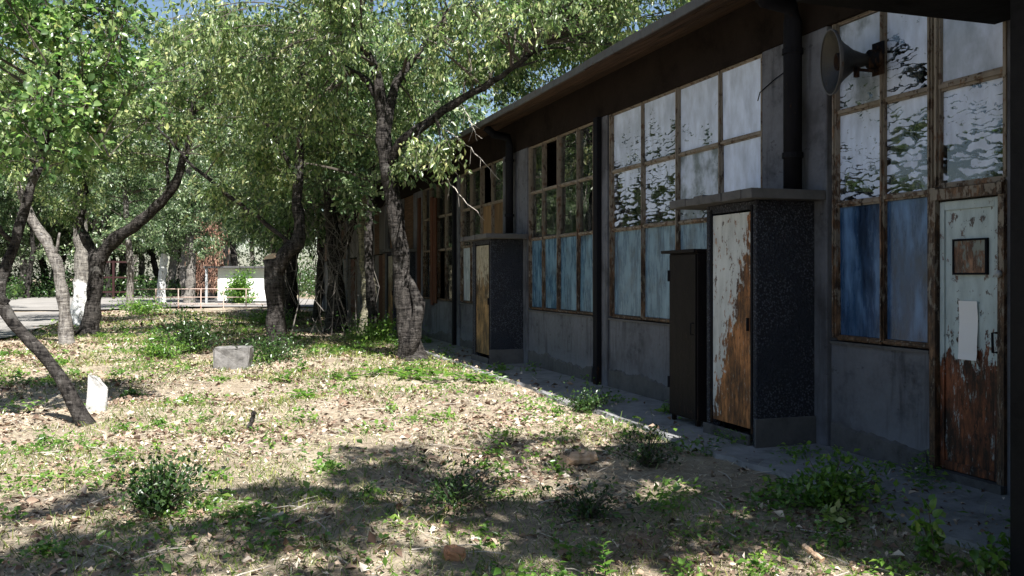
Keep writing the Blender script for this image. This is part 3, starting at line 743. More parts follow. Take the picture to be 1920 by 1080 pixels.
MB().lathe([(0.2, 0.0), (0.2, 0.045), (0.30, 0.07), (0.41, 0.085), (0.425, 0.083), (0.425, 0.066), (0.36, 0.05), (0.3, 0.0)], (0, 0, 0), ax, 32).build('reflex_cone', MATS['dark_pipe'], hs, smooth=True)
MB().lathe([(0.0, 0.0), (0.0, 0.085), (0.02, 0.095), (0.11, 0.095), (0.125, 0.08), (0.125, 0.0)], (0, 0, 0), ax, 28).build('driver', MATS['dark_pipe'], hs, smooth=True)
MB().box(-0.02, 0.02, -0.02, 0.3, -0.135, -0.115).box(-0.02, 0.02, 0.26, 0.30, -0.20, -0.10).box(-0.08, 0.08, 0.014, 0.03, -0.16, 0.16).build('bracket', MATS['dark_pipe'], hs)

# steel locker beside the first porch
lk = empty('steel_locker', to_world(8.24, 0.02, 0.05), BANG)
tag(lk, 'narrow dark brown steel locker with overhanging lid beside the rusty porch door', 'locker')
MB().box(0, 0.60, 0.03, 0.58, 0.06, 1.80).build('cabinet', MATS['locker'], lk, bevel=0.004)
MB().box(0.02, 0.575, 0.581, 0.598, 0.075, 1.785).build('locker_door', MATS['locker'], lk, bevel=0.004)
MB().box(-0.01, 0.70, 0.0, 0.635, 1.801, 1.835, 0.003).build('lid', MATS['locker'], lk, bevel=0.003)
for a0 in (0.03, 0.53): MB().box(a0, a0 + 0.04, 0.53, 0.57, 0, 0.06).build('foot', MATS['locker'], lk)
MB().tube([(0.06, 0.598, 0.95), (0.06, 0.63, 0.95), (0.06, 0.63, 1.07), (0.06, 0.598, 1.07)], 0.007, 6).build('handle', MATS['dark_pipe'], lk)
for z in (0.35, 1.5): MB().tube([(0.585, 0.602, z), (0.585, 0.602, z + 0.12)], 0.012, 8).build('hinge', MATS['dark_pipe'], lk)

# ------------------------------------------------------------------ leaves and trees
def unit(v): return v / (np.linalg.norm(v, axis=1, keepdims=True) + 1e-9)
def leaves_mesh(name, P, D, N, L, W, mat, fold=0.25, big=False):
    """P base points, D directions, N normals; each leaf a folded blade"""
    D = unit(D); Sd = unit(np.cross(D, N)); N = np.cross(Sd, D)
    L = L[:, None]; W = W[:, None]; n = len(P)
    if not big:
        a = P; c = P + D * L - N * (L * 0.12); m_ = P + D * L * 0.45
        l = m_ + Sd * W * 0.5 + N * W * fold; r = m_ - Sd * W * 0.5 + N * W * fold
        V = np.stack([a, l, c, r], 1).reshape(-1, 3); b = np.arange(n) * 4
        F = np.concatenate([np.stack([b, b + 2, b + 1], 1), np.stack([b, b + 3, b + 2], 1)])
    else:
        a = P; c = P + D * L - N * (L * 0.2)
        m1 = P + D * L * 0.28; m2 = P + D * L * 0.66 - N * L * 0.05
        l1 = m1 + Sd * W * 0.46 + N * W * fold; r1 = m1 - Sd * W * 0.46 + N * W * fold
        l2 = m2 + Sd * W * 0.42 + N * W * fold * .8; r2 = m2 - Sd * W * 0.42 + N * W * fold * .8
        V = np.stack([a, l1, l2, c, r2, r1, m2], 1).reshape(-1, 3); b = np.arange(n) * 7
        F = np.concatenate([np.stack(q, 1) for q in ((b, b + 6, b + 1), (b + 1, b + 6, b + 2), (b + 2, b + 6, b + 3), (b + 3, b + 6, b + 4), (b + 4, b + 6, b + 5), (b + 5, b + 6, b))])
    return np_mesh(name, V, F, [mat])

def smooth_path(pts, rad, step=0.18, wob=0.012):
    pts = [np.array(p, float) for p in pts]; P_ = []; Rr = []
    n = len(pts)
    for i in range(n - 1):
        p0, p1, p2, p3 = pts[max(i - 1, 0)], pts[i], pts[i + 1], pts[min(i + 2, n - 1)]
        k = max(2, int(np.linalg.norm(p2 - p1) / step))
        for j in range(k):
            t = j / k
            q = 0.5 * ((2 * p1) + (-p0 + p2) * t + (2 * p0 - 5 * p1 + 4 * p2 - p3) * t * t + (-p0 + 3 * p1 - 3 * p2 + p3) * t ** 3)
            P_.append(q + rng.normal(0, wob, 3)); Rr.append(rad[i] * (1 - t) + rad[i + 1] * t)
    P_.append(pts[-1]); Rr.append(rad[-1])
    return P_, Rr

def tree(label, limbs, lobes, leaf, bark='bark', nleaf=20000, llen=0.09, lw=0.5, droop=0.7, group=None, cat='tree', name='tree', sides=12,
         flare=1.5, big=False, knots=0, twig_mat='twig', base=None, sub=13):
    """limbs: list of (points, radii); lobes: array (n,4) of leaf clump centres and radii, world coordinates"""
    b = np.array(base if base is not None else limbs[0][0][0], float); b[2] = gzf(b[0], b[1]) - 0.02
    root = empty(name, tuple(b))
    tag(root, label, cat, group)
    mb = MB(); allp = []
    for li, (pts, rad) in enumerate(limbs):
        pts = [np.array(p, float) - b for p in pts]
        if li == 0:
            rad = list(rad); r0 = rad[0]
            pts = [pts[0] + np.array([0, 0, -0.12])] + pts[:1] + pts[1:]; rad = [r0 * flare] + [r0 * (1 + (flare - 1) * .55)] + rad[1:]
        P_, Rr = smooth_path(pts, rad)
        if li == 0:
            Rr = [r * (1 + 0.35 * math.exp(-max(p[2], 0) / 0.18)) if p[2] < 0.8 else r for p, r in zip(P_, Rr)]
        Rr = [r * (1 + 0.09 * math.sin(i * 1.7 + li) + random.uniform(-0.05, 0.05)) for i, r in enumerate(Rr)]
        mb.tube(P_, Rr, sides if rad[0] > 0.06 else 8, 0.07)
        allp += [(p, r) for p, r in zip(P_, Rr)]
    tr = mb.build('trunk', MATS[bark], root, smooth=True)
    AP = np.array([p for p, r in allp]); AR = np.array([r for p, r in allp])
    ok = AP[:, 2] > min(AP[:, 2].max() * 0.45, 2.4)
    AP, AR = AP[ok], AR[ok]
    lob = np.array(lobes, float).copy(); lob[:, :3] -= b
    br = MB(); tw = []; tww = []
    for c in lob:
        dst = np.linalg.norm(AP - c[:3], axis=1) + rng.uniform(0, 0.6, len(AP)); i = dst.argmin()
        p0 = AP[i]; p3 = c[:3]; ln = np.linalg.norm(p3 - p0)
        mid = p0 * 0.5 + p3 * 0.5 + np.array([0, 0, 0.12 * ln]) + rng.normal(0, 0.06 * ln, 3)
        q = [(1 - t) ** 2 * p0 + 2 * t * (1 - t) * mid + t * t * p3 for t in np.linspace(0, 1, 6)]
        r0 = min(AR[i] * 0.6, 0.012 + 0.012 * ln)
        br.tube(q, [r0 * (1 - t) + 0.006 * t for t in np.linspace(0, 1, 6)], 5, 0.05, False)
        for _ in range(sub):
            st = q[random.choice([3, 4, 5])] + rng.normal(0, 0.12, 3) * c[3]
            e = p3 + rng.normal(0, 0.62, 3) * c[3] * np.array([1, 1, 0.72]) + np.array([0, 0, -0.12 * droop * c[3]])
            md = st * .5 + e * .5 + np.array([0, 0, 0.16 * c[3]]) + rng.normal(0, 0.05, 3)
            br.tube([st, st * .25 + md * .5 + e * .25, e], [0.006, 0.0045, 0.002], 3, 0, False)
            tw.append((st, md, e)); tww.append(c[3] ** 1.6 * rng.uniform(0.35, 1.6))
    br.build('branches', MATS[twig_mat], root)
    TW = np.array(tw); wgt = np.array(tww); wgt /= wgt.sum()
    idx = rng.choice(len(TW), nleaf, p=wgt)
    t_ = rng.uniform(0, 1, (nleaf, 1)) ** 0.75
    Pp = (1 - t_) ** 2 * TW[idx, 0] + 2 * t_ * (1 - t_) * TW[idx, 1] + t_ ** 2 * TW[idx, 2] + rng.normal(0, 0.45 * llen + 0.012, (nleaf, 3))
    D = rng.normal(0, 0.6, (nleaf, 3)) + np.array([0, 0, -droop * .9]) + unit(TW[idx, 2] - TW[idx, 0]) * 0.45
    N = rng.normal(0, 0.7, (nleaf, 3)) + np.array([0.12, -0.28, 0.4])
    L = llen * rng.uniform(0.45, 1.35, nleaf)
    me = leaves_mesh('crown', Pp, D, N, L, L * lw * rng.uniform(0.8, 1.2, nleaf), MATS[leaf], 0.22, big)
    link('crown', me, root)
    return root

def lobes_in(center, radii, n, r=(0.5, 0.95), zmin=None, shell=0.5, seed=0, keep=None):
    g = np.random.default_rng(seed); out = []
    while len(out) < n:
        v = g.normal(0, 1, 3); v /= np.linalg.norm(v)
        t = g.uniform(0, 1) ** shell
        p = np.array(center) + v * t * np.array(radii)
        if zmin is not None and p[2] < zmin: continue
        if keep is not None and not keep(p): continue
        out.append((*p, g.uniform(*r)))
    return np.array(out)
def not_in_building(p): return not (wall_dist(p[0], p[1]) < 1.2 and p[2] < 5.1)
def off_building(m=1.3):
    return lambda p: wall_dist(p[0], p[1]) > m or p[2] > 5.2 + 0.0

# -- the cherry-like tree nearest the wall
D0 = [(-1.92, 17.4, 0.0), (-1.97, 17.4, 0.36), (-2.07, 17.4, 1.18), (-2.13, 17.4, 2.0), (-2.23, 17.4, 2.82), (-2.37, 17.4, 3.53), (-2.44, 17.4, 4.05), (-2.5, 17.4, 4.66), (-2.54, 17.4, 5.22), (-2.66, 17.4, 5.68), (-3.07, 17.4, 6.3)]
DR = [(-2.33, 17.4, 3.7), (-2.12, 17.15, 4.13), (-1.59, 16.9, 4.45), (-1.08, 16.65, 4.77), (-0.53, 16.4, 5.02), (0.0, 16.15, 5.3), (0.6, 15.9, 5.75)]
D2 = [(-2.44, 17.4, 4.2), (-2.32, 17.55, 5.1), (-2.13, 17.7, 5.55), (-1.78, 17.85, 6.1), (-1.27, 18.0, 6.9)]
DL = [(-2.5, 17.4, 4.8), (-2.8, 17.6, 5.42), (-3.35, 17.8, 5.78), (-3.92, 18.0, 6.46), (-4.28, 18.2, 7.0)]
DT = [(-2.02, 17.35, 0.0), (-1.86, 17.2, 0.5), (-1.78, 17.25, 1.1), (-2.0, 17.35, 1.6)]       # second stem grown against the first
lobD = np.concatenate([lobes_in((-2.0, 17.0, 6.3), (4.6, 3.2, 2.1), 62, (0.5, 0.85), 4.5, 0.45, 1, not_in_building),
                       lobes_in((1.5, 15.4, 6.5), (2.7, 2.2, 1.3), 40, (0.45, 0.75), 5.2, 0.55, 2),
                       lobes_in((0.5, 18.3, 6.0), (2.6, 2.6, 1.2), 34, (0.45, 0.7), 5.0, 0.6, 4, lambda p: p[2] > 5.15 or wall_dist(p[0], p[1]) > 1.3),
                       lobes_in((-1.6, 16.7, 3.8), (1.1, 0.9, 0.55), 6, (0.3, 0.5), 3.2, 0.5, 3, not_in_building)])
tD = tree('stout dark-barked tree forking beside the workshop wall, long limb over the roof', [(D0, [.22, .2, .18, .165, .16, .15, .15, .12, .10, .08, .04]), (DR, [.11, .09, .085, .075, .065, .05, .03]), (D2, [.1, .09, .07, .05, .03]), (DL, [.08, .06, .05, .04, .025]), (DT, [.14, .13, .11, .06])],
          lobD, 'leaf_main', 'bark', 46000, 0.118, 0.42, 1.1)
for (p0, p1, p2) in (((-1.35, 16.6, 4.35), (-0.75, 16.0, 4.0), (-0.2, 15.6, 3.25)), ((-1.5, 16.6, 3.75), (-0.95, 16.2, 3.1), (-0.5, 15.9, 2.6)), ((-0.9, 16.4, 4.7), (-0.75, 16.1, 4.4), (-0.6, 16.0, 4.0))):
    q = [Vector(p0) * (1 - t) ** 2 + Vector(p1) * 2 * t * (1 - t) + Vector(p2) * t * t for t in np.linspace(0, 1, 14)]
    q = [p - tD.location + Vector(rng.normal(0, 0.012, 3)) for p in q]
    mbt = MB().tube(q, [0.011 - 0.0006 * i for i in range(14)], 5, 0.2)
    for i in range(3, 13, 2):
        e = q[i] + Vector((rng.normal(0, 0.08), rng.normal(0, 0.05), -rng.uniform(0.06, 0.3))); mbt.tube([q[i], q[i] * .5 + e * .5, e], [0.004, 0.003, 0.002], 3)
    mbt.build('dry_twig', MATS['twig_pale'], tD)

# -- pollarded tree with a sawn top
C0 = [(-4.92, 19.0, 0), (-4.94, 19.0, 0.69), (-4.98, 19.0, 1.37), (-5.03, 19.0, 1.98)]
CR = [(-4.98, 19.0, 1.66), (-4.76, 19.04, 2.1), (-4.53, 19.07, 2.3), (-4.47, 19.11, 2.6), (-4.55, 19.15, 3.17), (-4.51, 19.19, 3.85), (-4.46, 19.23, 4.64), (-4.44, 19.26, 5.33), (-4.54, 19.3, 6.2)]
CL = [(-4.6, 19.07, 2.25), (-5.2, 19.0, 2.75), (-5.9, 18.9, 3.3), (-6.7, 18.8, 4.0), (-7.3, 18.7, 4.7)]
CK = [(-4.5, 19.1, 3.6), (-5.0, 19.3, 4.5), (-5.5, 19.4, 5.2), (-6.0, 19.5, 6.2)]
tC = tree('dark-barked pollarded tree with a pale sawn stub, bent single stem rising from it', [(C0, [.2, .19, .19, .2]), (CR, [.15, .16, .15, .12, .11, .10, .085, .07, .04]), (CL, [.05, .045, .04, .03, .02]), (CK, [.05, .05, .04, .02])],
          np.concatenate([lobes_in((-4.9, 19.4, 5.9), (3.2, 2.6, 2.4), 58, (0.45, 0.8), 3.3, 0.5, 5), lobes_in((-6.2, 19.0, 3.6), (1.6, 1.2, 0.8), 9, (0.35, 0.6), 2.7, 0.5, 6)]), 'leaf_main', 'bark', 17000, 0.125, 0.44, 0.9, flare=1.25)
o = MB().lathe([(0, 0.0), (0.0, 0.15), (0.02, 0.15), (0.02, 0.0)], Vector((-5.05, 18.98, 2.005)) - tC.location, (-0.25, -0.45, 0.85), 18).build('sawn_face', MATS['cut_wood'], tC)

# -- forked tree further left and its neighbours
B0 = [(-11.22, 24.0, 0), (-11.12, 24.0, 0.6), (-11.01, 24.0, 1.44), (-10.96, 24.0, 2.22)]
BR_ = [(-10.98, 24.0, 2.05), (-10.47, 23.89, 2.57), (-9.93, 23.77, 2.91), (-9.32, 23.66, 3.4), (-8.79, 23.54, 3.94), (-8.48, 23.43, 4.62), (-8.26, 23.31, 5.43), (-8.12, 23.2, 6.4)]
BL_ = [(-10.97, 24.0, 2.0), (-11.32, 24.2, 2.51), (-11.63, 24.4, 3.02), (-11.58, 24.6, 3.9), (-11.82, 24.8, 5.2)]
BT_ = [(-8.95, 23.6, 3.75), (-9.0, 23.7, 4.5), (-8.85, 23.7, 5.4)]
tree('dark tree forking at head height, one thick limb sweeping up and across', [(B0, [.21, .2, .2, .22]), (BR_, [.2, .17, .15, .135, .12, .1, .08, .04]), (BL_, [.14, .13, .11, .09, .05]), (BT_, [.045, .035, .02])],
     np.concatenate([lobes_in((-9.4, 23.8, 6.4), (4.0, 3.0, 2.3), 52, (0.55, 0.95), 3.9, 0.5, 8), lobes_in((-11.5, 24, 4.3), (1.8, 1.4, 1.0), 10, (0.4, 0.7), 3.3, 0.5, 9)]), 'leaf_main', 'bark', 26000, 0.11, 0.5, 0.7)
A0 = [(-10.17, 20.7, 0), (-10.2, 20.7, 0.61), (-10.29, 20.7, 1.34), (-10.41, 20.7, 1.95), (-10.65, 20.7, 2.44), (-10.96, 20.7, 2.93), (-11.14, 20.7, 3.41), (-11.45, 20.7, 4.02), (-11.81, 20.7, 4.9)]
AT = [(-10.45, 20.7, 2.0), (-10.35, 20.6, 2.3), (-10.28, 20.6, 2.6)]
tree('slender pale grey trunk bending left near the leaning tree', [(A0, [.14, .135, .13, .125, .12, .11, .09, .07, .04]), (AT, [.05, .035, .02])],
     lobes_in((-11.6, 20.8, 5.2), (2.8, 2.2, 1.6), 40, (0.45, 0.8), 3.2, 0.5, 11), 'leaf_main', 'bark_grey', 20000, 0.10, 0.5, 0.6)
WH = [(-13.82, 29.0, 0), (-13.78, 29.0, 1.07), (-13.73, 29.0, 2.27), (-13.82, 29.0, 3.63), (-13.6, 29, 5.5), (-13.4, 29, 7.5)]
tree('thick trunk limewashed white at its foot behind the forked tree', [(WH, [.27, .25, .24, .2, .14, .06])], lobes_in((-13.6, 29.2, 7.4), (3.6, 3.0, 3.0), 50, (0.6, 1.0), 3.8, 0.5, 12), 'leaf_far', 'bark_wash', 18000, 0.14, 0.5, 0.6)

# -- leaning tree at the left, close to the camera
E0 = [(-4.58, 9.7, 0), (-4.69, 9.73, 0.24), (-4.87, 9.76, 0.52), (-5.09, 9.79, 0.79), (-5.31, 9.81, 1.0), (-5.51, 9.84, 1.22), (-5.6, 9.87, 1.45), (-5.56, 9.9, 1.68), (-5.46, 9.93, 1.94), (-5.36, 9.96, 2.3), (-5.27, 9.99, 2.65), (-5.18, 10.01, 3.01), (-5.11, 10.04, 3.28), (-5.09, 10.07, 3.61), (-5.05, 10.1, 4.2)]
E1 = [(-5.5, 9.86, 1.3), (-5.9, 9.8, 1.75), (-6.3, 9.7, 2.3), (-6.6, 9.6, 3.0)]
E2 = [(-5.12, 10.03, 3.2), (-4.8, 9.8, 3.35), (-4.45, 9.6, 3.2), (-4.2, 9.45, 2.85)]
E3 = [(-5.45, 9.93, 1.95), (-5.6, 9.7, 2.3), (-5.5, 9.5, 2.65)]
tree('crooked dark tree leaning out from the sunny grass, rounded leaves overhead', [(E0, [.074, .07, .067, .066, .065, .064, .064, .06, .056, .052, .048, .044, .04, .032, .016]), (E1, [.06, .05, .04, .02]), (E2, [.03, .024, .016, .008]), (E3, [.03, .02, .01])],
     np.concatenate([lobes_in((-5.5, 9.7, 4.15), (2.0, 1.6, 1.4), 44, (0.3, 0.55), 2.9, 0.5, 14), lobes_in((-5.9, 9.6, 2.7), (0.9, 0.7, 0.6), 10, (0.2, 0.38), 2.0, 0.6, 15), lobes_in((-4.35, 9.6, 3.5), (0.55, 0.5, 0.7), 9, (0.22, 0.38), 2.5, 0.6, 16)]),
     'leaf_big', 'bark', 10500, 0.075, 0.8, 0.35, sides=14, flare=1.2, big=True, sub=14)

# -- trees between the pollard and the wall
T63 = [(-5.12, 26.4, 0), (-5.09, 26.4, 0.96), (-5.16, 26.4, 2.21), (-5.28, 26.4, 3.45), (-5.4, 26.4, 4.69), (-5.51, 26.4, 7.2)]
tree('dark straight trunk in deep shade behind the pollarded tree', [(T63, [.26, .23, .21, .18, .13, .05]), ([(-5.1, 26.4, 2.0), (-4.6, 26.3, 3.2), (-4.3, 26.2, 4.6), (-4.2, 26.2, 6)], [.12, .1, .08, .04])],
     lobes_in((-5.2, 26.4, 6.4), (3.6, 2.6, 3.2), 56, (0.55, 0.95), 3.0, 0.5, 18, not_in_building), 'leaf_main', 'bark', 24000, 0.12, 0.5, 0.7)
T69 = [(-3.95, 24.9, 0), (-3.93, 24.9, 1.0), (-3.98, 24.9, 2.02), (-4.07, 24.9, 3.05), (-3.95, 24.9, 4.22), (-3.81, 24.9, 6.4)]
tree('short mossy yellow-green trunk between the blue boards and the dark trunk', [(T69, [.22, .2, .2, .17, .12, .05])],
     lobes_in((-3.9, 24.4, 6.2), (3.0, 2.4, 2.2), 44, (0.5, 0.85), 3.4, 0.5, 19, not_in_building), 'leaf_main', 'bark_mossy', 20000, 0.12, 0.5, 0.7)
for (x, y, lab, bk, r) in ((-8.9, 36.0, 'pale forked trunk left of the dark boarded wall end', 'bark_grey', .2), (-8.2, 33.5, 'broad shaded trunk just right of the pollarded tree', 'bark', .36),
                           (-9.6, 39.5, 'grey trunk glimpsed beside the pollard, catching sun', 'bark_grey', .3), (-18.3, 43.2, 'thin bare grey trunk at the near end of the rail fence', 'bark_grey', .17),
                           (-20.6, 53.5, 'tall slim white-limed trunk behind the rail fence', 'bark_white', .24), (-6.7, 31.2, 'thin dark trunk standing just left of the dark brush', 'bark', .14), (-5.95, 29.3, 'slim leaning dark trunk inside the dead brush', 'bark', .12), (-3.5, 22.9, 'thin shaded trunk between the mossy trunk and the forking tree', 'bark', .13),
                           (-18.8, 52.8, 'plain grey trunk behind the rail fence, right of the white one', 'bark_grey', .3)):
    hgt = 8 + random.uniform(0, 3)
    pts = [(x + 0.12 * math.sin(i * 1.3 + x), y, hgt * i / 6) for i in range(7)]
    lim = [(pts, [r, r * .9, r * .82, r * .7, r * .5, r * .35, .04])]
    if 'forked' in lab: lim.append(([(x, y, 1.3), (x - .5, y, 2.3), (x - .7, y, 3.6), (x - .9, y, 5)], [r * .7, r * .55, r * .4, .04]))
    tree(lab, lim, lobes_in((x, y, hgt * 0.62), (3.3, 2.8, hgt * 0.46), 58, (0.6, 1.05), 2.9, 0.5, int(-x * 10), not_in_building), 'leaf_far', bk, 15000, 0.16, 0.5, 0.6, flare=1.2)

# tree wrapped in dead creeper
x, y = -20.6, 61.0
tv = tree('tree wrapped in hanging reddish-brown dead creeper beside the white shed', [([(x, y, 0), (x + .1, y, 2.5), (x, y, 5), (x + .2, y, 8), (x, y, 11)], [.4, .36, .3, .22, .06])],
          lobes_in((x, y, 9), (3.5, 3, 3.2), 40, (0.7, 1.1), 6.5, 0.5, 77), 'leaf_far', 'bark', 12000, 0.18, 0.5, 0.6)
nv = 5200
th = rng.uniform(0, 6.28, nv); z = rng.uniform(0.7, 6.8, nv); r = 0.42 + np.abs(rng.normal(0, 0.32, nv)) * (0.3 + 0.9 * np.exp(-((z - 3.6) / 2.0) ** 2))
Pp = np.stack([r * np.cos(th), r * np.sin(th), z], 1)
me = leaves_mesh('dead_creeper', Pp, rng.normal(0, .3, (nv, 3)) + [0, 0, -1], rng.normal(0, 1, (nv, 3)), rng.uniform(.15, .5, nv), rng.uniform(.02, .06, nv), MATS['dead_vine'])
link('dead_creeper', me, tv)

# dry tangle of dead shoots round the trunks by the wall
tg = empty('dead_brush', (-4.6, 25.8, 0)); tag(tg, 'tangle of dead grey shoots around the trunks by the far wall', 'dead brush')
mbt = MB()
for i in range(150):
    p = np.array([rng.normal(0.1, 0.95), rng.normal(-0.3, 0.6), rng.uniform(0.3, 3.4)])
    if wall_dist(p[0] - 4.6, p[1] + 25.8) < 0.9: continue
    e = p + np.array([rng.normal(0, 0.35), rng.normal(0, 0.3), rng.uniform(0.3, 1.3) * random.choice([1, 1, -1])])
    m_ = (p + e) / 2 + rng.normal(0, .08, 3); r0 = rng.uniform(.006, .014)
    mbt.tube([p, m_, e], [r0, r0 * .8, r0 * .4], 4, 0, False)
    for q in range(2):
        e2 = m_ + rng.normal(0, .3, 3); mbt.tube([m_, e2], [r0 * .6, r0 * .25], 3, 0, False)
for i in range(9):
    p = np.array([rng.normal(0.1, 0.8), rng.normal(-0.3, 0.5), -0.02]); e = p + np.array([rng.normal(0, .5), rng.normal(0, .4), rng.uniform(2, 3.6)])
    if wall_dist(e[0] - 4.6, e[1] + 25.8) < 0.9: continue
    mbt.tube([p, (p + e) / 2 + rng.normal(0, .12, 3), e], [.02, .015, .006], 5, 0, False)
tag(mbt.build('shoots', MATS['twig_dead'], tg), kind='stuff')

# -- the wood behind: a few kinds, many trees
protos = []
def wood_tree(i, hgt, rad, zlow, leaf):
    g = np.random.default_rng(100 + i)
    pts = [(0.25 * math.sin(k * 1.1 + i), 0.2 * math.cos(k * 1.4 + i), hgt * k / 7) for k in range(8)]
    r = 0.16 + 0.03 * i
    lim = [(pts, [r * 1.1, r, r * .92, r * .8, r * .65, r * .5, r * .3, .03])]
    for q in range(4):
        a = g.uniform(0, 6.28); k = 2 + q % 3; p = np.array(pts[k])
        lim.append(([p, p + [math.cos(a) * .8, math.sin(a) * .8, .9], p + [math.cos(a) * 1.7, math.sin(a) * 1.7, 2.2]], [r * .45, r * .3, .03]))
    return tree('leafy tree of the wood closing off the far side of the yard', lim, lobes_in((0, 0, (hgt + zlow) * .52), (rad, rad, (hgt - zlow) * .52), 70, (0.6, 1.15), zlow, 0.45, 200 + i),
                leaf, ['bark', 'bark_grey', 'bark', 'bark_grey'][i], 17000, 0.17, 0.52, 0.6, group='trees of the wood behind the yard', flare=1.2, base=(0, 0, 0), sub=9)
spots = []
g = np.random.default_rng(42)
def far_enough(x, y, dmin):
    return all((x - a) ** 2 + (y - b) ** 2 > dmin ** 2 for a, b, *_ in spots)
def try_spots(n, xr, yr, dmin, ok):
    c = 0; t = 0
    while c < n and t < 4000:
        t += 1; x = g.uniform(*xr); y = g.uniform(*yr)
        if ok(x, y) and far_enough(x, y, dmin): spots.append((x, y)); c += 1
occupied = [(-20.6, 61), (-20.6, 53.5), (-18.8, 52.8), (-18.3, 43.2), (-8.9, 36), (-8.2, 33.5), (-9.6, 39.5), (-13.8, 29)]
def clear_of(x, y): return all((x - a) ** 2 + (y - b) ** 2 > 6 for a, b in occupied) and wall_dist(x, y) > 3.0
try_spots(26, (-52, -17), (20, 62), 2.9, lambda x, y: wall_dist(x, y) > 16.6 and clear_of(x, y) and x > -0.62 * y - 6 and not (y > 41 and wall_dist(x, y) < 24))
try_spots(34, (-62, 8), (64, 84), 3.6, lambda x, y: clear_of(x, y) and x > -0.62 * y - 6)
try_spots(26, (-75, 12), (86, 108), 4.2, lambda x, y: x > -0.62 * y - 6)
try_spots(6, (-10, -4), (54, 66), 3.5, clear_of)
used = {}
for i, (x, y) in enumerate(spots):
    kx = i % 4
    if kx not in used:
        used[kx] = wood_tree(kx, [11, 12.5, 10, 13.5][kx], [3.2, 3.4, 3.0, 3.6][kx], [2.6, 3.0, 2.2, 3.2][kx], 'leaf_far'); o = used[kx]
    else: o = copy_tree(used[kx])
    sc = g.uniform(0.85, 1.2) * (1.25 if y > 64 else 1.0)
    place = 'beyond the pale lane' if y < 63 and wall_dist(x, y) > 16 else ('behind the white shed and rail fence' if y < 85 else 'in the deepest row of the far wood')
    bk = ['dark-barked', 'grey-barked'][kx % 2]
    o['label'] = f'{bk} leafy tree standing {place}'; o['group'] = f'{bk} trees {place}'
    o.location = (x, y, gzf(x, y) - 0.02); o.rotation_euler = (0, 0, g.uniform(0, 6.28)); o.scale = (sc, sc, sc)

# -- trees standing behind the camera whose shade falls across the foreground
tree('tree behind the viewpoint shading the ground by the workshop', [([(3.0, -3.2, 0), (2.9, -3.1, 2), (2.6, -2.8, 4), (2.4, -1.0, 5.4), (2.3, 0.6, 6.4)], [.2, .18, .15, .1, .04])],
     np.concatenate([lobes_in((2.4, 1.9, 6.0), (3.1, 2.8, 1.4), 30, (0.35, 0.58), 4.1, 0.5, 31)]), 'leaf_main', 'bark', 25000, 0.11, 0.5, 0.6)
tree('tree behind the viewpoint shading the grass at the lower edge', [([(-3.0, -2.6, 0), (-2.9, -2.5, 2), (-2.6, -2.2, 4), (-2.4, -2.0, 6), (-2.3, -1.8, 7.5)], [.18, .16, .13, .09, .04])],
     lobes_in((-1.2, 0.7, 5.8), (2.6, 1.9, 1.3), 26, (0.3, 0.55), 4.2, 0.5, 33), 'leaf_main', 'bark', 13000, 0.11, 0.5, 0.6)

# ------------------------------------------------------------------ far end of the yard: shed, rail fence, red frame
sh = empty('white_shed', (-15.6, 53.0, 0), 0)
tag(sh, 'low whitewashed shed with flat slab roof behind the rail fence', 'shed')
MB().box(-1.6, 1.75, 0, 3.0, 0, 2.1).build('wall', MATS['white_wall'], sh)
MB().box(-2.3, 2.2, -0.45, 3.3, 2.12, 2.22).build('roof_slab', MATS['concrete'], sh)
MB().box(-1.77, 1.77, -0.03, -0.002, 0, 0.2).build('plinth', MATS['concrete'], sh)
for x_ in (-2.2, 2.05): MB().box(x_, x_ + 0.12, -0.4, -0.28, 0, 2.115).build('post', MATS['grey_metal'], sh)

fe = empty('rail_fence', (-19.3, 46.2, 0), 0.0)
tag(fe, 'low tubular rail fence with faded pinkish paint across the yard', 'fence')
for i in range(8):
    MB().tube([(i * 1.15, 0, -0.1), (i * 1.15, 0, 1.0)], 0.028, 6).build('post', MATS['pink_rail'], fe)
for z_ in (0.2, 0.55, 0.97): MB().tube([(-0.05, 0.0, z_), (4.0, 0.01, z_ + .015), (8.1, 0.0, z_)], 0.02, 6).build('rail', MATS['pink_rail'], fe)

rf = empty('red_frame', (-28.5, 62.0, 0), 0.15)
tag(rf, 'dark red steel goal-like frame standing under far trees', 'frame')
for x_ in (0, 1.1, 2.2): MB().box(x_, x_ + 0.14, 0, 0.14, 0, 2.7).build('post', MATS['red_steel'], rf)
for z_ in (0.5, 1.5, 2.56): MB().box(0.141, 2.19, 0.03, 0.11, z_, z_ + 0.12).build('crossbar', MATS['red_steel'], rf)

# ------------------------------------------------------------------ stones, log, brick on the ground
def rock(name, label, cat, loc, poly, z0, z1, mat, rot=(0, 0, 0), seed=1, rough=0.012, group=None):
    bm = bmesh.new(); vsb = [bm.verts.new((p[0], p[1], 0)) for p in poly]; f = bm.faces.new(vsb)
    ex = bmesh.ops.extrude_face_region(bm, geom=[f]); bmesh.ops.translate(bm, verts=[v for v in ex['geom'] if isinstance(v, bmesh.types.BMVert)], vec=(0, 0, z1 - z0))
    bmesh.ops.recalc_face_normals(bm, faces=bm.faces)
    bmesh.ops.bevel(bm, geom=bm.edges[:], offset=0.012, segments=1, affect='EDGES')
    bmesh.ops.triangulate(bm, faces=bm.faces); bmesh.ops.subdivide_edges(bm, edges=bm.edges[:], cuts=2, use_grid_fill=True)
    rr = random.Random(seed)
    for v in bm.verts: v.co += Vector((rr.uniform(-1, 1), rr.uniform(-1, 1), rr.uniform(-1, 1))) * rough * 0.5
    me = bpy.data.meshes.new(name); bm.to_mesh(me); bm.free(); me.materials.append(mat)
    o = link(name, me, None, (loc[0], loc[1], gzf(loc[0], loc[1]) + z0)); o.rotation_euler = rot
    return tag(o, label, cat, group)
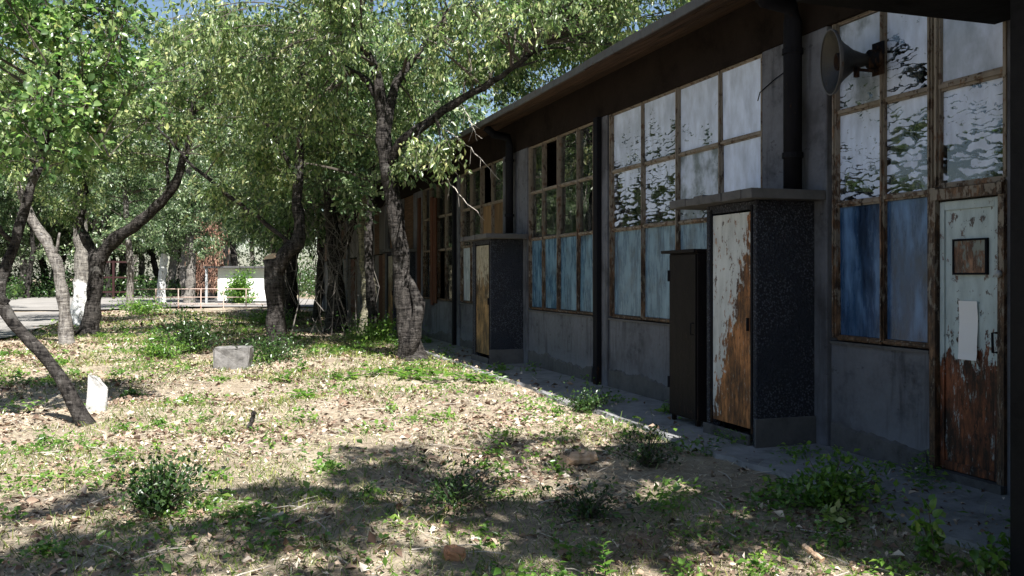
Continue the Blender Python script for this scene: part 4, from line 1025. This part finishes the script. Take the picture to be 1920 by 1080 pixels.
rock('stone_slab', 'pale upright stone slab with slanting top beside the leaning tree', 'stone', (-4.78, 10.45, 0), [(-0.115, -0.08), (0.105, -0.08), (0.115, 0.26), (0.0, 0.40), (-0.09, 0.43)], -0.02, 0.06, MATS['white_stone'], (R(84), 0, R(14)), 3)
rock('concrete_block', 'squat grey concrete block half sunk in weeds before the pollarded tree', 'block', (-4.95, 16.1, 0), [(-0.3, -0.2), (0.3, -0.22), (0.31, 0.2), (-0.29, 0.2)], -0.08, 0.36, MATS['grey_stone'], (0, 0, R(8)), 5, 0.03)
rock('brick', 'broken orange brick lying in the foreground litter', 'brick', (-0.34, 5.2, 0), [(-0.06, -0.04), (0.05, -0.05), (0.07, 0.03), (0.0, 0.055), (-0.055, 0.04)], -0.01, 0.06, MATS['brick'], (R(12), R(8), R(20)), 7)
def log(name, label, p0, p1, r, mat, seed):
    p0 = Vector(p0); p1 = Vector(p1); c = (p0 + p1) / 2
    n_ = 9; q = [p0 - c + (p1 - p0) * i / n_ + Vector(rng.normal(0, r * .12, 3)) for i in range(n_ + 1)]
    o = MB().tube(q, [r * (0.9 + 0.2 * math.sin(i * 1.9 + seed)) for i in range(n_ + 1)], 9, 0.1).build(name, mat, None, c, smooth=False)
    return tag(o, label, 'wood')
log('log', 'short pale bark-stripped log lying near the wall path', (0.42, 7.78, gzf(.42, 7.78) + 0.055), (0.74, 7.86, gzf(.74, 7.86) + 0.06), 0.055, MATS['dry_log'], 1)
log('wood_chip', 'splintered pale stick lying in the shaded lower corner', (1.72, 5.02, 0.03), (1.66, 5.16, 0.07), 0.018, MATS['dry_log'], 2)
log('fallen_branch', 'thin grey fallen branch by the dark foreground bush', (-1.75, 5.5, 0.04), (-1.45, 5.75, 0.1), 0.014, MATS['twig_pale'], 3)
log('fallen_branch', 'dark stub of branch poking up in the sunny grass', (-2.78, 9.55, -0.02), (-2.72, 9.58, 0.17), 0.028, MATS['bark'], 4)

# ------------------------------------------------------------------ shrubs and weeds
def shrub(label, loc, rad, hgt, n, llen, leaf, lw=0.6, seed=0, stems=14, group=None, name='shrub', cat='shrub', up=0.3, big=False):
    g = np.random.default_rng(seed + 500); x, y = loc
    z0 = 0.05 if wall_dist(x, y) < 1.1 else gzf(x, y)
    root = empty(name, (x, y, z0)); tag(root, label, cat, group)
    m = MB(); P_ = []
    for i in range(stems):
        a = g.uniform(0, 6.28); t = g.uniform(0.2, 1); e = np.array([math.cos(a) * rad * t * 1.35, math.sin(a) * rad * t * 1.35, hgt * g.uniform(0.2, 1.0) ** 0.8 * (1.05 - 0.5 * t * t)])
        mid = e * np.array([0.35, 0.35, 0.6])
        q = [(1 - u) ** 2 * np.zeros(3) + 2 * u * (1 - u) * mid + u * u * e for u in np.linspace(0, 1, 6)]
        m.tube(q, [0.007, 0.006, 0.005, 0.004, 0.003, 0.002], 4, 0, False)
        for u in g.uniform(0.2, 1.0, max(2, n // stems)):
            p = (1 - u) ** 2 * np.zeros(3) + 2 * u * (1 - u) * mid + u * u * e
            P_.append(p + g.normal(0, 0.22 * rad * (0.4 + u * .6), 3) * np.array([1, 1, .7]))
    m.build('stems', MATS['twig'], root)
    P_ = np.array(P_); P_[:, 2] = np.abs(P_[:, 2]) + 0.01; k = len(P_)
    D = g.normal(0, .8, (k, 3)) + P_ * 0.6 / max(rad, .1) * .5 + np.array([0, 0, up]); N = g.normal(0, .5, (k, 3)) + np.array([0, 0, 1.0])
    L = llen * g.uniform(.55, 1.25, k)
    link('foliage', leaves_mesh('foliage', P_, D, N, L, L * lw, MATS[leaf], 0.18, big), root)
    return root
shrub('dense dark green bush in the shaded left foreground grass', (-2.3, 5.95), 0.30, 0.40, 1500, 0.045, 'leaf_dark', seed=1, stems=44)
shrub('loose leafy green bush by the path in front of the blue door wall', (2.18, 6.25), 0.38, 0.38, 1200, 0.055, 'leaf_weed', seed=2, stems=22)
shrub('small pale silvery weed at the foot of the path-side bush', (2.08, 5.78), 0.12, 0.14, 110, 0.055, 'leaf_pale', seed=3, stems=9)
shrub('dark bush at the path edge outside the grey wall', (0.86, 10.75), 0.34, 0.28, 800, 0.045, 'leaf_dark', seed=4, stems=20)
shrub('upright dark weed clump beside the pale log', (1.12, 7.6), 0.26, 0.34, 620, 0.042, 'leaf_dark', 0.45, seed=5, stems=30)
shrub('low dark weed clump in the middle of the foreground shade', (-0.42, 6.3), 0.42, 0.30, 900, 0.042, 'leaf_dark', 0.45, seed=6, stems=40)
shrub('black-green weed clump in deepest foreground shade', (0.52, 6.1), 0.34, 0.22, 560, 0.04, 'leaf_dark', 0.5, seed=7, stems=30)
shrub('big dark rounded bush out in the grass before the white trunk', (-6.75, 18.8), 0.62, 1.0, 1900, 0.075, 'leaf_dark', seed=8, stems=34)
shrub('grey-green low bush merging into the big dark bush', (-6.9, 17.9), 0.6, 0.5, 900, 0.07, 'leaf_weed', seed=9, stems=22)
shrub('ragged shrub at the foot of the mossy trunk', (-3.3, 22.3), 0.9, 0.6, 1600, 0.08, 'leaf_weed', seed=10, stems=28)
shrub('shaded shrub behind the concrete block', (-4.6, 17.2), 0.9, 0.5, 1500, 0.07, 'leaf_dark', seed=11, stems=28)
shrub('yellow-green sunlit bush by the fence end', (-15.7, 38.2), 1.0, 0.9, 1300, 0.11, 'leaf_weed', seed=12, stems=24)
shrub('fresh green climber spilling from the white shed roof', (-15.55, 52.2), 0.8, 2.1, 2600, 0.16, 'leaf_weed', seed=13, stems=26)
shrub('yellowish low bush in sun left of the shaded trunk', (-8.2, 30.6), 1.0, 0.55, 1200, 0.09, 'leaf_weed', seed=14, stems=22)
# lone bright sprig at the bottom edge
sg = empty('sapling', (0.5, 4.93, gzf(.5, 4.93))); tag(sg, 'single bright yellow-green seedling with lobed leaves at the bottom edge', 'plant')
MB().tube([(0, 0, 0), (0.01, 0, 0.08), (-0.005, 0.01, 0.18), (0.0, 0.0, 0.24)], [.004, .0035, .003, .002], 5).build('stem', MATS['twig'], sg)
k = 16; zz = np.linspace(0.04, 0.24, k); a_ = np.arange(k) * 2.4
link('foliage', leaves_mesh('foliage', np.stack([0 * zz, 0 * zz, zz], 1), np.stack([np.cos(a_), np.sin(a_), 0.6 + 0 * a_], 1), np.stack([-.4 * np.cos(a_), -.4 * np.sin(a_), 1 + 0 * a_], 1), np.linspace(.085, .04, k), np.linspace(.05, .025, k), MATS['leaf_weed'], .15, True), sg)
shrub('tall leafy green weed in the bottom corner by the dark porch', (2.33, 5.0), 0.12, 0.34, 90, 0.07, 'leaf_weed', 0.62, 21, 6, up=0.1, big=True)
shrub('spreading light green weed in the bottom corner by the dark porch', (2.52, 4.86), 0.2, 0.24, 100, 0.07, 'leaf_weed', 0.62, 22, 8, up=0.1, big=True)
# broad-leaved weeds in the sunny strip
for i, (x, y) in enumerate([(-2.55, 13.9), (-2.2, 14.2), (-1.75, 14.3), (-1.35, 14.5), (-1.15, 13.6), (-0.75, 14.0), (-0.45, 13.7), (-0.3, 14.4), (-1.55, 13.9), (-2.85, 12.4)]):
    g = np.random.default_rng(900 + i); k = 16
    root = empty('broadleaf_weed', (x, y, gzf(x, y))); tag(root, 'broad-leaved bright green weed in the sunny strip before the forking tree', 'weed', 'broad-leaved weeds in the sunny strip')
    a_ = g.uniform(0, 6.28, k); el = g.uniform(.25, 1.0, k)
    Dv = np.stack([np.cos(a_), np.sin(a_), el], 1); P_ = unit(Dv) * g.uniform(.03, .16, (k, 1))
    Lz = g.uniform(.11, .2, k)
    link('foliage', leaves_mesh('foliage', P_, Dv * [1, 1, .4], np.stack([-.3 * np.cos(a_), -.3 * np.sin(a_), 1 + 0 * a_], 1), Lz, Lz * .75, MATS['leaf_weed'], .12, True), root)
    m = MB()
    for p in P_: m.tube([(0, 0, 0), tuple(p)], [.004, .003], 4)
    m.build('stems', MATS['twig'], root)

# ------------------------------------------------------------------ ground cover nobody could count
def vnoise(x, y, sc, seed):
    g = np.random.default_rng(seed); tab = g.uniform(0, 1, (128, 128))
    u = x * sc + 900; v = y * sc + 900; i = np.floor(u).astype(int); j = np.floor(v).astype(int); fu = u - i; fv = v - j
    fu = fu * fu * (3 - 2 * fu); fv = fv * fv * (3 - 2 * fv)
    t = lambda a, b: tab[a % 128, b % 128]
    return (t(i, j) * (1 - fu) + t(i + 1, j) * fu) * (1 - fv) + (t(i, j + 1) * (1 - fu) + t(i + 1, j + 1) * fu) * fv
def scatter(n, y0, y1, power, seed, pathkeep=0.12, mask=None):
    g = np.random.default_rng(seed); u = g.uniform(0, 1, n)
    y = (y0 ** power + u * (y1 ** power - y0 ** power)) ** (1 / power)
    x = g.uniform(-1, 1, n) * (0.62 * y + 1.6)
    d = wall_dist(x, y)
    keep = d > 0.06
    keep &= (d > 1.08) | (g.uniform(0, 1, n) < pathkeep * (0.4 + 1.6 * np.clip(1 - np.abs(d - 1.0), 0, 1)))
    keep &= ~((d > 10.3) & (d < 15.1)) & ~((y > 41.5) & (x < -8.5))
    if mask is not None: keep &= g.uniform(0, 1, n) < mask(x, y)
    x, y, d = x[keep], y[keep], d[keep]
    z = np.where(d < 1.1, 0.052, gz(x, y))
    return np.stack([x, y, z], 1)
green = lambda x, y: np.clip((0.6 * vnoise(x, y, 0.55, 3) + 0.4 * vnoise(x, y, 1.7, 4) - 0.36) * 3.4, 0, 1)
bare = lambda x, y: np.clip((0.65 * vnoise(x, y, 0.4, 8) + 0.35 * vnoise(x, y, 1.3, 9) - 0.3) * 3.0, 0.12, 1)

P_ = scatter(150000, 3.0, 42, 0.75, 1, 0.2, lambda x, y: 0.08 + 0.92 * np.clip((0.55 * vnoise(x, y, 0.7, 51) + 0.45 * vnoise(x, y, 2.3, 52) - 0.36) * 3.2, 0, 1) * (1 - .45 * green(x, y))); n = len(P_)
sz = (0.025 + 0.0021 * P_[:, 1]) * np.clip(rng.lognormal(0, .4, n), .4, 2.3)
Nn = rng.normal(0, .7, (n, 3)) + [0, 0, 1]; Dn = rng.normal(0, 1, (n, 3)) * [1, 1, .25]
P_[:, 2] += rng.uniform(0.002, 0.035, n)
o = link('leaf_litter', leaves_mesh('leaf_litter', P_, Dn, Nn, sz, sz * rng.uniform(.45, .75, n), MATS['litter'], 0.3))
tag(o, 'dead brown and tan leaves littering the ground', 'leaf litter', kind='stuff')

def blades(name, P_, hgt, wid, lean, mat):
    n = len(P_); a = rng.uniform(0, 6.28, n); s_ = np.stack([np.cos(a), np.sin(a), 0 * a], 1)
    ln = rng.normal(0, 1, (n, 3)) * [1, 1, 0]; ln = unit(ln) * (lean * rng.uniform(.2, 1.3, n))[:, None]
    h_ = hgt[:, None]; up = np.array([0, 0, 1.0]); wd = wid[:, None]
    uf = np.clip(1 - lean * .35 + rng.normal(0, .12, (n, 1)), .06, 1.1)
    m_ = P_ + up * h_ * uf * .75 + ln * h_ * .38; t_ = P_ + up * h_ * uf * .9 + ln * h_
    V = np.stack([P_ - s_ * wd * .5, P_ + s_ * wd * .5, m_ - s_ * wd * .4, m_ + s_ * wd * .4, t_], 1).reshape(-1, 3); b = np.arange(n) * 5
    F = np.concatenate([np.stack(q, 1) for q in ((b, b + 1, b + 3), (b, b + 3, b + 2), (b + 2, b + 3, b + 4))])
    return link(name, np_mesh(name, V, F, [mat]))
P_ = scatter(210000, 3.0, 40, 0.7, 2, 0.02, lambda x, y: 0.25 + 0.75 * (1 - bare(x, y) * .5) * (1 - .5 * green(x, y))); n = len(P_)
o = blades('dry_grass', P_, (0.042 + .0015 * P_[:, 1]) * rng.uniform(.4, 1.6, n), (0.0028 + 0.0005 * P_[:, 1]) * rng.uniform(.7, 1.3, n), 2.2, MATS['straw'])
tag(o, 'bleached dry grass matted over the yard', 'dry grass', kind='stuff')
P_ = scatter(170000, 3.0, 40, 0.75, 5, 0.02, green); n = len(P_)
o = blades('green_grass', P_, (0.06 + .003 * P_[:, 1]) * rng.uniform(.5, 1.6, n), (0.003 + 0.0006 * P_[:, 1]) * rng.uniform(.7, 1.3, n), 1.25, MATS['grass'])
tag(o, 'patchy green grass growing through the litter', 'grass', kind='stuff')
# low weeds: a thin cover plus straggly clumps, thicker along the path edge and in the shade
P_ = scatter(60000, 3.0, 38, 0.72, 6, 0.03, lambda x, y: np.clip((vnoise(x, y, 1.1, 21) * .6 + vnoise(x, y, 2.9, 22) * .4 - .52) * 4.5, 0, 1)); n = len(P_)
P_[:, 2] += rng.uniform(.012, .06, n)
cl = scatter(900, 3.6, 30, 0.9, 61, 0.25, lambda x, y: np.clip(0.2 + 0.8 * green(x, y) + 0.5 * (wall_dist(x, y) < 1.9) + 0.3 * (y < 8), 0, 1))
extra = []
for c in cl:
    k = int(rng.integers(25, 110)); rr = rng.uniform(.06, .26) * (1 + c[1] * .02); hh = rng.uniform(.04, .2) * (1 + c[1] * .012)
    a_ = rng.uniform(0, 6.28, k); q = np.sqrt(rng.uniform(0, 1, k)) * rr * (1 + .5 * np.sin(a_ * 3 + c[0]))
    extra.append(np.stack([c[0] + q * np.cos(a_), c[1] + q * np.sin(a_), c[2] + .01 + hh * rng.uniform(0, 1, k) * (1.1 - q / (rr * 1.6))], 1))
P_ = np.concatenate([P_] + extra); n = len(P_)
sz = (0.026 + 0.0019 * P_[:, 1]) * np.clip(rng.lognormal(0, .35, n), .4, 2.2)
o = link('ground_weeds', leaves_mesh('ground_weeds', P_, rng.normal(0, 1, (n, 3)) * [1, 1, .5], rng.normal(0, .45, (n, 3)) + [0, 0, 1], sz, sz * rng.uniform(.35, .8, n), MATS['leaf_weed'], .15))
tag(o, 'low green weeds spreading in patches', 'weeds', kind='stuff')
# twigs
mt = MB(); Pt = scatter(700, 3.5, 20, 0.8, 9, 0.1)
for p in Pt:
    a = rng.uniform(0, 6.28); l = rng.uniform(.08, .32); e = p + np.array([math.cos(a) * l, math.sin(a) * l, rng.uniform(.0, .05)])
    mt.tube([p + [0, 0, .012], (p + e) / 2 + [rng.normal(0, .015), rng.normal(0, .015), .02], e + [0, 0, .012]], [.004, .0035, .002], 4, 0, False)
o = mt.build('fallen_twigs', MATS['twig_pale'])
tag(o, 'thin dry twigs scattered over the ground', 'twigs', kind='stuff')

# undergrowth closing the foot of the far wood
g = np.random.default_rng(77); n = 90000
y = g.uniform(64, 105, n); x = g.uniform(-1, 0.25, n) * (0.62 * y + 5)
m_ = n // 3
y[:m_] = g.uniform(24, 64, m_); dd = g.uniform(17.5, 30, m_); x[:m_] = WALL_A - WT * y[:m_] - dd / WC
h_ = 0.4 + 2.6 * vnoise(x, y, 0.35, 31) ** 1.5 * np.where(y > 84, 3.2, np.where(y > 64, 1.3, 0.55))
z = g.uniform(0, 1, n) ** 0.8 * h_
P_ = np.stack([x, y, z], 1); L = g.uniform(.14, .34, n)
o = link('undergrowth', leaves_mesh('undergrowth', P_, g.normal(0, 1, (n, 3)), g.normal(0, .6, (n, 3)) + [0, 0, .8], L, L * .55, MATS['leaf_dark']))
tag(o, 'tangled undergrowth at the foot of the wood', 'undergrowth', kind='stuff')
